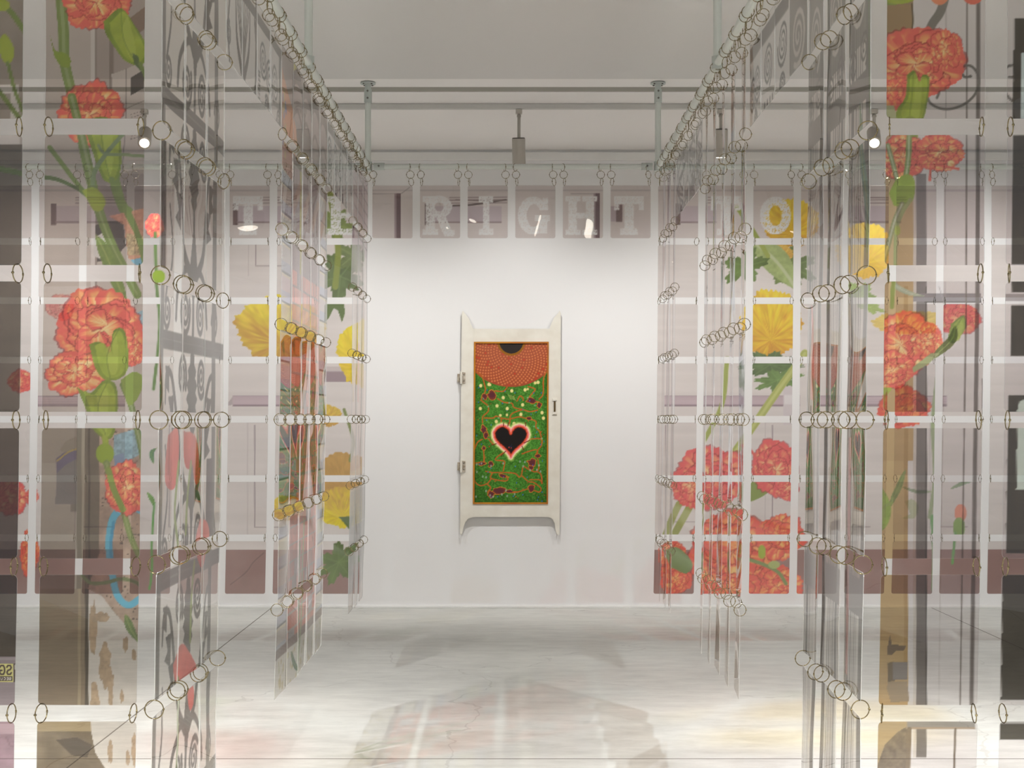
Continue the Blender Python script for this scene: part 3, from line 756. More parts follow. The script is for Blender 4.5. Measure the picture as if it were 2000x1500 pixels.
c.rect(630, 726, 690, 746, (166, 146, 152), 0.22); c.rect(630, 716, 690, 726, (210, 198, 196), 0.18)
c.poly([(440, 794), (455, 774), (455, 790)], (190, 176, 176), 0.2)
for x, y0, y1 in ((497, 830, 1030), (499, 478, 520), (1508, 830, 1045), (330, 830, 1030), (160, 830, 1030), (1640, 830, 1030), (1830, 830, 1030), (1300, 830, 1020), (700, 830, 1030)):
    c.rect(x, y0, x + 1.3, y1, (160, 144, 148), 0.2); c.rect(x - 14, y0 - 6, x - 12, y1 + 20, (212, 202, 200), 0.18)
    c.rect(x, y1 - 1, x + 60, y1 + 1, (184, 170, 170), 0.18); c.rect(x - 12, y0 - 6, x + 60, y0 - 4, (208, 196, 196), 0.18)
c.rect(-40, 1074, 2060, 1180, (160, 128, 122), 0.26, tex=0.06, ts=0.01)
c.stroke([(450, 1142), (480, 1118), (495, 1098), (515, 1080)], 1.5, (130, 104, 100), 0.3)
# hinge block on the right
c.rect(1530, 744, 1560, 830, (222, 212, 214), 0.2); c.rect(1532, 772, 1558, 790, (236, 230, 230), 0.2); c.rect(1552, 700, 1562, 830, (146, 128, 136), 0.22)
c.rect(1922, 744, 1934, 830, (200, 180, 190), 0.2); c.rect(1918, 740, 1922, 830, (120, 104, 100), 0.25)
# yellow flowers, left
YT, YB_ = (244, 222, 80), (212, 164, 82)
c.mum(548, 642, 92, 66, 51, YT, YB_); c.mum(712, 690, 58, 68, 52, (248, 226, 66), (238, 204, 66)); c.mum(640, 812, 28, 22, 53, (236, 204, 84), YB_)
c.mum(672, 930, 64, 48, 54, (206, 164, 92), (204, 158, 84)); c.mum(668, 990, 52, 42, 55, (222, 180, 84), (246, 226, 62)); c.mum(560, 992, 34, 26, 56, YT, YB_)
c.lobed(665, 540, 54, 60, 0.4, 3); c.lobed(690, 500, 40, 40, 1.2, 4, (132, 146, 100)); c.poly([(630, 590), (672, 590), (674, 612), (668, 630), (660, 606), (652, 602), (642, 622), (632, 632)], (112, 130, 80), 0.32)
c.lobed(662, 1098, 44, 62, 0.9, 6, (108, 128, 74), lobes=7); c.poly([(662, 1010), (690, 1008), (684, 1036)], (110, 128, 80), 0.32)
c.lobed(655, 440, 46, 40, 0.2, 8, (140, 156, 90)); c.stroke([(645, 380), (660, 480), (655, 560)], 12, (150, 160, 84), 0.3)
c.stroke([(672, 800), (690, 860), (684, 900)], 6, (140, 150, 90), 0.3)
# yellow flowers, right
c.mum(1545, 435, 58, 50, 61, (250, 220, 70), (226, 170, 62)); c.lobed(1545, 520, 62, 52, 0.5, 9, (122, 140, 84), 7)
c.mum(1520, 496, 32, 18, 66, (240, 200, 100), (226, 168, 80))
c.leaf([(1470, 472), (1506, 500), (1532, 530), (1556, 566)], 52, (176, 192, 128), hi=(206, 216, 170)); c.lobed(1455, 520, 40, 58, 1.1, 10, (116, 138, 80)); c.stroke([(1440, 405), (1470, 450), (1500, 500)], 9, (170, 182, 96), 0.3)
c.mum(1506, 632, 62, 70, 62, (252, 222, 66), (226, 166, 62), cnt=40); c.lobed(1505, 712, 84, 34, 0.05, 11, (104, 124, 78), 9, deep=0.3)
c.lobed(1520, 742, 60, 26, -0.2, 12, (122, 150, 86), 7); c.mum(1690, 490, 60, 56, 63, (250, 218, 90), (240, 196, 96)); c.mum(1780, 630, 80, 24, 64, (240, 214, 120), (236, 206, 124))
c.stroke([(1572, 690), (1520, 762), (1470, 834), (1430, 890)], 15, (186, 192, 108), 0.34, hi=(206, 210, 130)); c.stroke([(1420, 700), (1410, 790), (1370, 870)], 9, (176, 186, 100), 0.32)
c.stroke([(1326, 985), (1312, 1015), (1298, 1050)], 13, (168, 172, 104), 0.34); c.stroke([(1348, 988), (1330, 1020), (1310, 1056)], 14, (166, 170, 98), 0.34)
c.lobed(1680, 575, 40, 30, 0.3, 13, (166, 186, 120)); c.lobed(1700, 600, 36, 14, 0.3, 14, (176, 194, 120))
RC = ((254, 214, 160), (248, 156, 118), (240, 106, 104), (226, 90, 88))
c.carnation(1386, 932, 76, 62, 71, RC, n=(13, 12, 8)); c.carnation(1352, 950, 44, 44, 76, RC)
c.poly(catmull([(1440, 960), (1462, 930), (1496, 948), (1500, 962), (1466, 980), (1444, 978)]), (146, 162, 86), 0.34)
c.carnation(1512, 912, 50, 56, 72, RC, n=(12, 12, 8)); c.carnation(1536, 952, 26, 26, 77, RC)
c.stroke([(1478, 895), (1462, 875), (1448, 870)], 5, (232, 110, 100), 0.34)
RO = ((254, 204, 128), (248, 150, 98), (238, 104, 88), (222, 88, 76))
c.carnation(1432, 1080, 92, 84, 73, RO, n=(14, 14, 10)); c.carnation(1524, 1048, 50, 46, 74, RO); c.carnation(1516, 1146, 56, 44, 78, RO); c.carnation(1428, 1150, 60, 50, 79, RO)
c.carnation(1314, 1086, 30, 32, 75, RO); c.carnation(1320, 1130, 34, 32, 80, RO)
c.poly(catmull([(1295, 1075), (1325, 1070), (1352, 1100), (1340, 1120), (1310, 1108)]), (128, 146, 92), 0.32)
c.stroke([(1460, 1092), (1490, 1102), (1520, 1118), (1535, 1140)], 7, (140, 156, 100), 0.34); c.ell(1512, 1103, 12, 8, (186, 196, 126), 0.34); c.ell(1488, 1078, 8, 14, LIME, 0.34)
c.poly([(1440, 1090), (1452, 1086), (1446, 1118), (1436, 1120)], (240, 200, 140), 0.34)
# right beyond the corridor
c.carnation(1872, 622, 42, 34, 81, RC); calyx(c, [(1858, 632), (1882, 616), (1886, 640), (1866, 668), (1852, 664)]); c.carnation(1766, 796, 52, 44, 82, RO)
c.stroke([(1830, 740), (1822, 830), (1826, 930), (1816, 1010)], 8, (170, 184, 140), 0.3); c.leaf([(1856, 955), (1890, 940), (1930, 930)], 8, (150, 170, 140)); c.ell(1876, 1002, 12, 18, (236, 150, 120), 0.34); c.ell(1873, 1030, 12, 20, (150, 180, 100), 0.34)
c.stroke([(1822, 1010), (1826, 1090), (1824, 1150)], 10, (120, 176, 104), 0.32); c.stroke([(1866, 1040), (1860, 1100)], 5, (120, 176, 104), 0.32)
c.leaf([(1820, 960), (1790, 960), (1760, 950)], 7, (160, 176, 150)); c.poly(catmull([(1768, 980), (1782, 975), (1794, 990), (1786, 1012), (1764, 1012), (1778, 1004)]), (196, 200, 166), 0.3)
# left beyond the corridor
c.carnation(301, 440, 20, 24, 83, RC, n=(9, 6, 4)); c.stroke([(303, 455), (304, 500), (306, 560), (312, 640), (300, 760)], 6, (120, 150, 90), 0.32); c.ell(310, 540, 13, 13, (160, 190, 70), 0.36); c.leaf([(300, 905), (296, 885), (306, 875)], 9, (110, 150, 110)); c.leaf([(288, 962), (298, 978), (301, 990)], 9, (120, 170, 90)); c.stroke([(301, 985), (297, 1050), (296, 1120), (292, 1150)], 4, (110, 170, 90), 0.34)
c.carnation(118, 600, 30, 26, 84, ((246, 214, 200), (240, 176, 162), (232, 150, 146), (226, 140, 136)), al=0.25); c.carnation(40, 745, 26, 24, 85, RC); c.carnation(62, 970, 14, 18, 86, RC); c.carnation(58, 1080, 20, 46, 87, RO)
c.carnation(20, 970, 34, 40, 88, RC)
# floral white letters
def letter(cv, ch, cx, cy, wd, ht, seed):
    q = cv.win(cx - wd / 2 - 2, cy - ht / 2 - 2, cx + wd / 2 + 2, cy + ht / 2 + 2)
    sl, X, Y = q
    u = (X - cx) / wd + 0.5; v = (Y - cy) / ht + 0.5
    b = lambda x0, y0, x1, y1: (u >= x0) & (u <= x1) & (v >= y0) & (v <= y1)
    e = lambda x, y, rx, ry: ((u - x) / rx) ** 2 + ((v - y) / ry) ** 2 <= 1
    if ch == 'T': m = b(.04, 0, .96, .2) | b(.04, 0, .2, .36) | b(.8, 0, .96, .36) | b(.36, 0, .64, 1) | b(.22, .84, .78, 1)
    elif ch == 'I': m = b(.33, 0, .67, 1) | b(.1, 0, .9, .16) | b(.1, .84, .9, 1)
    elif ch == 'H': m = b(.1, 0, .36, 1) | b(.64, 0, .9, 1) | b(.1, .42, .9, .58) | b(0, 0, .46, .13) | b(.54, 0, 1, .13) | b(0, .87, .46, 1) | b(.54, .87, 1, 1)
    elif ch == 'E': m = b(.12, 0, .42, 1) | b(.0, 0, .94, .16) | b(.78, 0, .94, .34) | b(.12, .42, .74, .58) | b(.0, .84, .96, 1) | b(.8, .66, .96, 1)
    elif ch == 'R': m = b(.1, 0, .38, 1) | b(0, 0, .5, .14) | b(0, .86, .48, 1) | (e(.52, .27, .4, .29) & ~e(.52, .27, .14, .12) & (u > .34)) | ((np.abs(u - (.56 + (v - .5) * .5)) < .15) & (v > .48)) | b(.68, .88, 1, 1)
    elif ch == 'G': m = (e(.48, .5, .48, .5) & ~e(.5, .5, .22, .3) & ~((u > .6) & (v > .36) & (v < .52))) | b(.54, .5, 1, .64) | b(.68, .5, .92, .96) | b(.78, .04, .95, .36)
    else: m = e(.5, .5, .49, .5) & ~e(.5, .5, .2, .27)
    g = 12.0
    rowi = np.floor(Y / g); xs = X + (rowi % 2) * g / 2
    lx = (xs % g) - g / 2; ly = (Y % g) - g / 2
    rho = np.hypot(lx, ly); ph = np.arctan2(ly, lx) + rowi + np.floor(xs / g) * 2
    pet = 4.3 * (0.72 + 0.32 * np.cos(5 * ph))
    cut = (np.abs(rho - pet) < 0.75) | (rho < 0.9)
    cv.put(sl, (m & ~cut).astype(float), (252, 252, 251), 0.30)
    cv.put(sl, (m & cut).astype(float), (232, 226, 222), 0.2, 0.2)
GX = lambda k: 996 + 93 * (k + 0.5)
for k, ch in ((-6, 'T'), (-5, 'H'), (-4, 'E'), (-2, 'R'), (-1, 'I'), (0, 'G'), (1, 'H'), (2, 'T'), (4, 'T'), (5, 'O')):
    letter(c, ch, GX(k) + (7 if k == 5 else 3 if k == 4 else 0), 421, 62 if ch not in 'I' else 36, 74, k)

# ---------------- corridor sides: metric canvases, x = depth in m, y = minus height above eye in m
D0, PITCH = 3.575, 0.267
def side(seed): return Canvas(3.45, -1.62, 8.85, 1.2, 360, base=(243, 240, 237), a=0.09)
SL, SR = side(1), side(2)
def gx(i): return D0 + PITCH * i
def scroll_bay(cv, xa, xb, ya, yb, col=IRON):
    """one bay of wrought iron between two crossbars (ya above yb), mirrored about its middle"""
    xm = (xa + xb) / 2; H = yb - ya; W = (xb - xa) / 2
    q = lambda u, v, s: (xm + s * u * W, yb - v * H)
    cv.stroke([(xm, yb), (xm, ya)], 0.024, col, 0.3, 0.018, smooth=False)
    cv.poly([(xm - 0.012, yb - 0.2 * H), (xm - 0.036, yb - 0.36 * H), (xm, yb - 0.56 * H), (xm + 0.036, yb - 0.36 * H), (xm + 0.012, yb - 0.2 * H)], col, 0.3)
    pl = []
    for k in range(13):                                   # ragged plume
        t = k / 12; ww = 0.055 * math.sin(math.pi * (0.1 + 0.85 * t)) * (1.15 if k % 2 else 0.75)
        pl.append((ww, yb - (0.6 + 0.38 * t) * H))
    cv.poly([(xm - a, y) for a, y in pl] + [(xm + a, y) for a, y in pl[::-1]], col, 0.3)
    for s in (-1, 1):
        cv.stroke([q(.06, .3, s), q(.3, .42, s), q(.42, .62, s), q(.6, .84, s), q(.78, .86, s), q(.82, .74, s)], 0.036, col, 0.3, 0.014)
        for (u, v, r_) in ((.44, .56, .05), (.56, .70, .045), (.7, .84, .035)):   # leaf scallops
            a, b_ = q(u, v, s)
            cv.poly([(a, b_ - r_), (a + s * r_ * 1.3, b_ - r_ * 0.9), (a + s * r_ * 0.7, b_), (a + s * r_ * 1.5, b_ + r_ * 0.5), (a, b_ + r_ * 1.1)], col, 0.3)
        cv.stroke([q(.04, .34, s), q(.26, .32, s), q(.46, .22, s), q(.52, .1, s)], 0.026, col, 0.3, 0.02)
        cv.spiral(*q(.25, .135, s), 0.066, 2.2, -0.6, 0.02, col, sx=0.8, sgn=-s)
        cv.spiral(*q(.3, .86, s), 0.062, 2.2, 0.6, 0.019, col, sx=0.75, sgn=s)
        cv.spiral(*q(.8, .12, s), 0.05, 1.9, 3.2, 0.016, col, sx=0.8, sgn=s)
        cv.stroke([q(.86, .16, s), q(.72, .36, s), q(.8, .56, s)], 0.018, col, 0.3, 0.01)
c = SL
xa, xb = gx(0), gx(3)
c.rect(xa, -1.62, xb, 1.2, (240, 236, 231), 0.14)
bars = [-1.49, -0.85, -0.21, 0.43, 1.08]
for y0, y1 in zip(bars[:-1], bars[1:]): scroll_bay(c, xa + 0.02, xb - 0.06, y0, y1)
for y in bars: c.rect(xa, y - 0.024, xb, y + 0.024, (114, 108, 103), 0.3); c.rect(xa, y - 0.004, xb, y, (140, 135, 130), 0.3)
for x, wd in ((xa + 0.035, 0.042), (xb - 0.14, 0.05)): c.rect(x - wd / 2, -1.62, x + wd / 2, 1.2, (124, 119, 114), 0.3)
c.rect(gx(2) + 0.04, 0.12, gx(2) + 0.12, 0.42, (110, 98, 96), 0.35)
def sp(x, y): d = SX * F / abs(x - VX); return (d, (y - VY) * d / F)
TUL = (232, 128, 116)
for pts in ([(330, 850), (348, 838), (352, 900), (346, 950), (332, 955), (324, 930)], [(356, 842), (376, 848), (382, 880), (372, 915), (360, 905)], [(378, 845), (388, 880), (392, 935), (382, 945), (376, 910)], [(394, 1012), (406, 1020), (410, 1050), (398, 1110), (384, 1060)], [(346, 1300), (362, 1258), (378, 1275), (390, 1308), (372, 1330), (352, 1330)], [(372, 1340), (386, 1340), (386, 1375), (378, 1385)]):
    c.poly(catmull([sp(*p) for p in pts] + [sp(*pts[0])], 6), TUL, 0.4, col2=(226, 92, 84), tex=0.15, ts=14)
for pts, wd in (([(352, 905), (348, 960), (346, 1010), (356, 1080)], 0.022), ([(372, 905), (366, 970), (364, 1040)], 0.022), ([(384, 1100), (380, 1170), (378, 1250)], 0.022), ([(358, 1330), (356, 1400), (358, 1460), (354, 1520)], 0.028)):
    c.stroke([sp(*p) for p in pts], wd, (150, 168, 96), 0.38, hi=(176, 190, 116))
# valance over the first opening
x0, x1 = gx(3), gx(7)
c.rect(x0, -1.5, x1, -1.1, (240, 238, 236), 0.16)
c.rect(x0, -1.45, x1, -1.41, (126, 122, 116), 0.3)
xm = gx(4) + 0.02
for k in range(9): c.stroke([(xm, -1.16), (xm + (k - 4) * 0.015, -1.3), (xm + (k - 4) * 0.03, -1.44)], 0.016, IRON, 0.3, 0.008)
for s in (-1, 1):
    c.stroke([(xm + s * 0.02, -1.16), (xm + s * 0.10, -1.26), (xm + s * 0.12, -1.4)], 0.04, IRON, 0.3, 0.01)
    c.stroke([(xm + s * 0.2, -1.12), (xm + s * 0.24, -1.25), (xm + s * 0.2, -1.4)], 0.02, IRON, 0.3)
c.rect(gx(5) - 0.03, -1.5, gx(5) - 0.008, -1.1, IRON, 0.3)
for i, (x, y, r) in enumerate(((gx(5) + 0.13, -1.31, .075), (gx(5) + 0.25, -1.27, .075), (gx(6) + 0.12, -1.28, .08), (gx(6) + 0.2, -1.16, .05), (gx(5) + 0.2, -1.15, .045), (gx(3) + 0.06, -1.24, .04))):
    c.spiral(x, y, r, 2.6, i, 0.013, (112, 112, 110), 0.35, w2=0.008, sgn=(-1) ** i)
for k in range(9): c.rect(gx(5) + 0.03, -1.25 + k * 0.016, gx(5) + 0.07, -1.242 + k * 0.016, (120, 120, 118), 0.35)
c.rect(gx(7) - 0.05, -1.42, gx(7) - 0.012, -1.1, (130, 130, 126), 0.4)
# middle group: banded walls at the ends, brick between
x0, x1 = gx(7), gx(12)
c.rect(x0, -1.5, x1, 1.2, (226, 216, 214), 0.14)
rg = np.random.RandomState(5)
def band(xa_, xb_):
    y = -1.05
    while y < 0.98:
        h = 0.118
        c.rect(xa_, y, xb_, y + h, tuple(np.array((222, 214, 206)) + rg.randint(-8, 8, 3)), 0.16)
        c.rect(xa_, y + h * 0.55, xb_, y + h * 0.9, (176, 190, 220), 0.2, 0.55); c.rect(xa_, y + h - 0.012, xb_, y + h - 0.004, (112, 108, 112), 0.28); c.rect(xa_, y - 0.002, xb_, y + 0.006, (232, 222, 196), 0.2)
        y += h
def bricks(xa_, xb_, ya_, yb_):
    y = ya_; r_ = 0
    while y < yb_:
        x = xa_ - (0.06 if r_ % 2 else 0)
        while x < xb_:
            f = np.clip((y + 0.6) / 1.4, 0, 1); base = np.array((234, 172, 162)) * (1 - f) + np.array((206, 112, 92)) * f
            if rg.rand() < 0.1: base = np.array((178, 168, 174))
            c.rect(max(x, xa_), y, min(x + 0.112, xb_), y + 0.062, tuple(np.clip(base + rg.randint(-16, 16), 0, 255)), 0.2, tex=0.1, ts=30)
            x += 0.12
        y += 0.072; r_ += 1
band(x0, x0 + 0.235); band(x1 - 0.24, x1)
c.rect(x0 + 0.27, -0.62, x1 - 0.25, 1.0, (172, 158, 156), 0.2); bricks(x0 + 0.27, x1 - 0.25, -0.62, 0.93)
c.rect(x0 + 0.235, -1.1, x0 + 0.27, 1.0, (176, 172, 174), 0.2)
c.rect(x0 + 0.27, -1.08, x1 - 0.25, -0.62, (182, 168, 172), 0.2, tex=0.1, ts=6)
for k in range(12): c.rect(x0 + 0.3 + k * 0.07, -1.08, x0 + 0.315 + k * 0.07, -0.75, (150, 136, 130), 0.24, 0.7)
c.rect(gx(8) + 0.2, -1.1, gx(8) + 0.25, -0.62, (206, 204, 96), 0.3)
# roofs and arches at the top of the middle group
c.rect(x0, -1.5, x1, -1.08, (176, 164, 160), 0.2, tex=0.08, ts=5)
c.poly([(x0, -1.4), (gx(8) + 0.1, -1.22), (gx(8) + 0.15, -1.08), (x0, -1.0)], (222, 158, 116), 0.3); c.poly([(x0, -1.2), (gx(8), -1.1), (gx(8), -0.98), (x0, -1.0)], (196, 140, 120), 0.3)
for k in range(16): c.ell(x0 + 0.02 + 0.1 * rg.rand(), -1.3 + 0.25 * rg.rand(), 0.012, 0.02, ((120, 140, 200), (206, 190, 90))[k % 2], 0.3)
c.rect(gx(8) + 0.02, -1.48, gx(8) + 0.1, -1.3, (216, 208, 90), 0.3)
for k in range(8, 12):
    c.ell(gx(k) + 0.13, -1.38, 0.14, 0.09, (130, 116, 110), 0.25); c.ell(gx(k) + 0.13, -1.33, 0.12, 0.08, (190, 176, 172), 0.2); c.stroke([(gx(k), -1.24), (gx(k) + 0.13, -1.3), (gx(k) + 0.26, -1.24)], 0.02, (140, 124, 116), 0.25)
    c.rect(gx(k), -1.1, gx(k) + 0.27, -1.06, (120, 96, 84), 0.3); c.poly([(gx(k), -0.9), (gx(k) + 0.2, -1.02), (gx(k) + 0.26, -1.0), (gx(k) + 0.04, -0.84)], (196, 146, 112), 0.25, 0.6)
# plinth, lichen, stem
c.rect(x0, 0.92, x1, 0.96, (128, 104, 98), 0.3); c.rect(x0, 0.96, x1, 1.2, (226, 222, 214), 0.25)
for k in range(60): c.ell(x0 + 1.3 * rg.rand(), 0.98 + 0.14 * rg.rand(), 0.008 + 0.016 * rg.rand(), 0.008 + 0.012 * rg.rand(), ((206, 190, 130), (190, 170, 110), (200, 200, 160))[k % 3], 0.3, 0.7)
c.stroke([(gx(9) + 0.05, 0.55), (gx(9) + 0.04, 0.8), (gx(9) + 0.02, 1.1)], 0.035, (110, 150, 96), 0.4); c.leaf([(gx(8) + 0.12, 0.98), (gx(8) + 0.2, 1.05), (gx(9) + 0.02, 1.09)], 0.035, (70, 110, 80)); c.stroke([(gx(9) + 0.16, 0.45), (gx(9) + 0.12, 0.9), (gx(9) + 0.06, 1.05)], 0.03, (150, 176, 110), 0.38)
# second valance and far group
x0, x1 = gx(12), gx(16)
c.rect(x0, -1.5, x1, -1.1, (238, 240, 240), 0.22); c.rect(x0, -1.46, x1, -1.42, (120, 120, 116), 0.3)
for i in range(9): c.spiral(x0 + 0.08 + (i % 5) * 0.23, -1.33 + 0.13 * (i // 5), 0.085, 2.4, i, 0.018, (104, 110, 110), 0.4, w2=0.01, sgn=(-1) ** i)
x0, x1 = gx(16), gx(19)
c.rect(x0, -1.5, x1, -1.0, (206, 190, 196), 0.2); c.rect(x0, -1.0, x1, -0.1, (222, 212, 208), 0.18); c.rect(x0, -0.3, x1, 0.3, (228, 208, 200), 0.18); c.rect(x0 + 0.3, -0.45, x0 + 0.4, -0.1, (226, 160, 150), 0.25); c.rect(x0 + 0.05, -0.4, x0 + 0.12, -0.1, (200, 170, 110), 0.25)
for k in range(6): c.stroke([(x0, -1.45 + k * 0.07), (x1, -1.4 + k * 0.07)], 0.012, (140, 126, 132), 0.25)
c.rect(x0, 0.42, x1, 1.02, (152, 150, 148), 0.22); c.rect(x0, 0.34, x1, 0.42, (190, 184, 180), 0.2); c.rect(x0, 1.0, x1, 1.2, (196, 184, 176), 0.22)
for k in range(3): c.rect(x0, 0.62 + 0.16 * k, x1, 0.626 + 0.16 * k, (184, 182, 180), 0.22)

# right side
c = SR
xa, xb = gx(0), gx(3)
c.rect(xa, -1.62, xb, 1.2, (234, 230, 226), 0.12)
for i in range(3):
    a = gx(i) + 0.01
    for k, (o, wd, cc) in enumerate(((0.02, 0.045, (128, 122, 118)), (0.085, 0.008, (146, 140, 134)), (0.11, 0.012, (136, 130, 124)), (0.135, 0.007, (150, 144, 138)), (0.16, 0.016, (140, 134, 130)), (0.2, 0.03, (126, 121, 118)), (0.235, 0.01, (150, 146, 142)))):
        o = o if i % 2 == 0 else 0.25 - o
        c.stroke([(a + o, -1.1), (a + o + 0.004 * math.sin(k), -0.2), (a + o, 0.5), (a + o, 1.2)], wd * (1.15 if k in (0, 5) else 1), cc, 0.28)
    c.rect(a, -0.92, a + 0.25, -0.84, (140, 134, 128), 0.3); c.rect(a, 0.42, a + 0.25, 0.52, (150, 144, 140), 0.25)
    c.rect(a, -1.6, a + 0.25, -1.0, (126, 122, 114), 0.28, 0.8)
    c.spiral(a + 0.13, -1.16, 0.11, 2.8, i, 0.016, (226, 222, 216), 0.3, sx=0.85); c.spiral(a + 0.07, -0.98, 0.05, 2, i + 2, 0.012, (120, 114, 108), 0.3); c.spiral(a + 0.2, -0.96, 0.05, 2, i + 1, 0.012, (120, 114, 108), 0.3, sgn=-1)
    c.stroke([(a + 0.02, -1.5), (a + 0.1, -1.38), (a + 0.2, -1.42), (a + 0.24, -1.56)], 0.02, (222, 218, 212), 0.3)
c.leaf([(gx(0) + 0.02, -0.42), (gx(0) + 0.03, -0.56), (gx(0) + 0.1, -0.74), (gx(0) + 0.13, -0.86)], 0.05, (120, 150, 136)); c.stroke([(gx(0) + 0.02, -1.5), (gx(0) + 0.03, -1.2), (gx(0) + 0.01, -0.8)], 0.02, (120, 138, 100), 0.35)
c.poly(catmull([(gx(2) + .17, -0.28), (gx(2) + .2, -0.38), (gx(2) + .14, -0.3), (gx(2) + .12, -0.08), (gx(2) + .19, -0.06)]), (232, 160, 156), 0.3)
c.ell(gx(1) + 0.14, -0.1, 0.05, 0.06, (176, 172, 176), 0.25); c.ell(gx(2) + 0.14, 0.3, 0.06, 0.06, (168, 164, 164), 0.22)
c.rect(gx(0) + 0.2, 0.05, gx(0) + 0.235, 0.7, (196, 140, 134), 0.25)
x0, x1 = gx(3), gx(7)
c.rect(x0, -1.5, x1, -1.1, (240, 239, 237), 0.16); c.rect(x0 + 0.3, -1.45, x1, -1.39, (128, 124, 120), 0.3); c.rect(x0, -1.5, gx(4), -1.1, (136, 131, 124), 0.28, 0.8)
c.spiral(x0 + 0.13, -1.25, 0.1, 2.4, 1, 0.02, (222, 218, 212), 0.3)
for i, (x, y, r) in enumerate(((gx(4) + 0.13, -1.3, .085), (gx(4) + 0.13, -1.15, .05), (gx(5) + 0.14, -1.29, .085), (gx(6) + 0.08, -1.28, .075), (gx(6) + 0.19, -1.25, .07), (gx(6) + 0.12, -1.14, .045))):
    c.spiral(x, y, r, 2.8, i, 0.014, (112, 111, 108), 0.35, w2=0.008, sgn=(-1) ** i)
for k in range(4): c.rect(gx(5) + 0.04 + 0.05 * k, -1.17, gx(5) + 0.06 + 0.05 * k, -1.1, (118, 116, 114), 0.35)
x0, x1 = gx(7), gx(12)
c.rect(x0, -1.5, x1, 1.2, (226, 222, 226), 0.13)
c.rect(x0, -1.5, x0 + 0.12, -0.5, (196, 158, 128), 0.25); c.rect(x0 + 0.12, -1.5, x1, -1.0, (190, 150, 128), 0.22, tex=0.15, ts=5); c.poly([(x0 + 0.2, -1.28), (x1, -1.1), (x1, -0.7), (x0 + 0.2, -0.8)], (168, 182, 198), 0.25)
c.rect(x0 + 0.12, -1.12, x1, -0.45, (176, 188, 202), 0.22, 0.8)
for k in range(5):
    c.leaf([(gx(7 + k) + 0.08, -1.05), (gx(7 + k) + 0.1, -0.85), (gx(7 + k) + 0.09, -0.5)], 0.07, (232, 110, 90)); c.leaf([(gx(7 + k) + 0.2, -1.2), (gx(7 + k) + 0.21, -0.9), (gx(7 + k) + 0.2, -0.6)], 0.05, (214, 196, 100))
    c.stroke([(gx(7 + k), -1.36 + 0.02 * k), (gx(8 + k), -1.3 + 0.02 * k)], 0.06, (120, 106, 96), 0.25); c.stroke([(gx(7 + k), -1.0), (gx(8 + k), -0.97)], 0.014, (130, 136, 144), 0.25)
    c.leaf([(gx(7 + k) + 0.18, -0.55), (gx(7 + k) + 0.19, -0.42), (gx(7 + k) + 0.17, -0.2)], 0.05, (240, 150, 140))
c.rect(x0, -0.45, x1, 0.3, (218, 222, 232), 0.14, 0.8); c.rect(x0, 0.3, x1, 0.9, (214, 210, 210), 0.15); c.rect(x0, 0.75, x1, 1.2, (198, 182, 168), 0.22)
x0, x1 = gx(12), gx(16)
c.rect(x0, -1.5, x1, -1.1, (238, 238, 238), 0.22)
for i in range(26): c.stroke([(x0 + 1.07 * rg.rand(), -1.46), (x0 + 1.07 * rg.rand(), -1.3), (x0 + 1.07 * rg.rand(), -1.12)], 0.012, (140, 138, 140), 0.3, 0.02)
x0, x1 = gx(16), gx(19)
c.rect(x0, -1.5, x1, -0.9, (210, 196, 206), 0.18); c.rect(x0, -0.9, x1, 0.9, (226, 218, 220), 0.14); c.rect(x0, 0.78, x1, 1.2, (196, 180, 168), 0.22)
for k in range(5): c.rect(x0 + 0.04 + 0.16 * k, -1.2, x0 + 0.07 + 0.16 * k, -0.4, (226, 190, 180), 0.2)


# ================================================================== HANGING STRIPS
PW, PH, ROW = 0.254, 0.334, 0.376
ZTOP = EYE + 1.48
def lean(z):                 # the strips hang a touch out of plumb
    r = z - EYE
    return 0.013 * r - 0.004 * r * r
prng = np.random.RandomState(12)

# one split binder ring: hoop, hinge barrel and snap collar in one mesh, shared by all
def ring_mesh(n, k):
    mb = MB().torus(0.0243, 0.0015, n, k)
    mb.tube((-0.0243, -0.0028, 0), (-0.0243, 0.0028, 0), 0.0028, n=8)
    mb.tube((0.0243, 0, -0.003), (0.0243, 0, 0.003), 0.0024, n=8)
    return mb.mesh('binder_ring', 'ring_metal', smooth=True)
RING_FINE, RING = ring_mesh(36, 6), ring_mesh(20, 5)

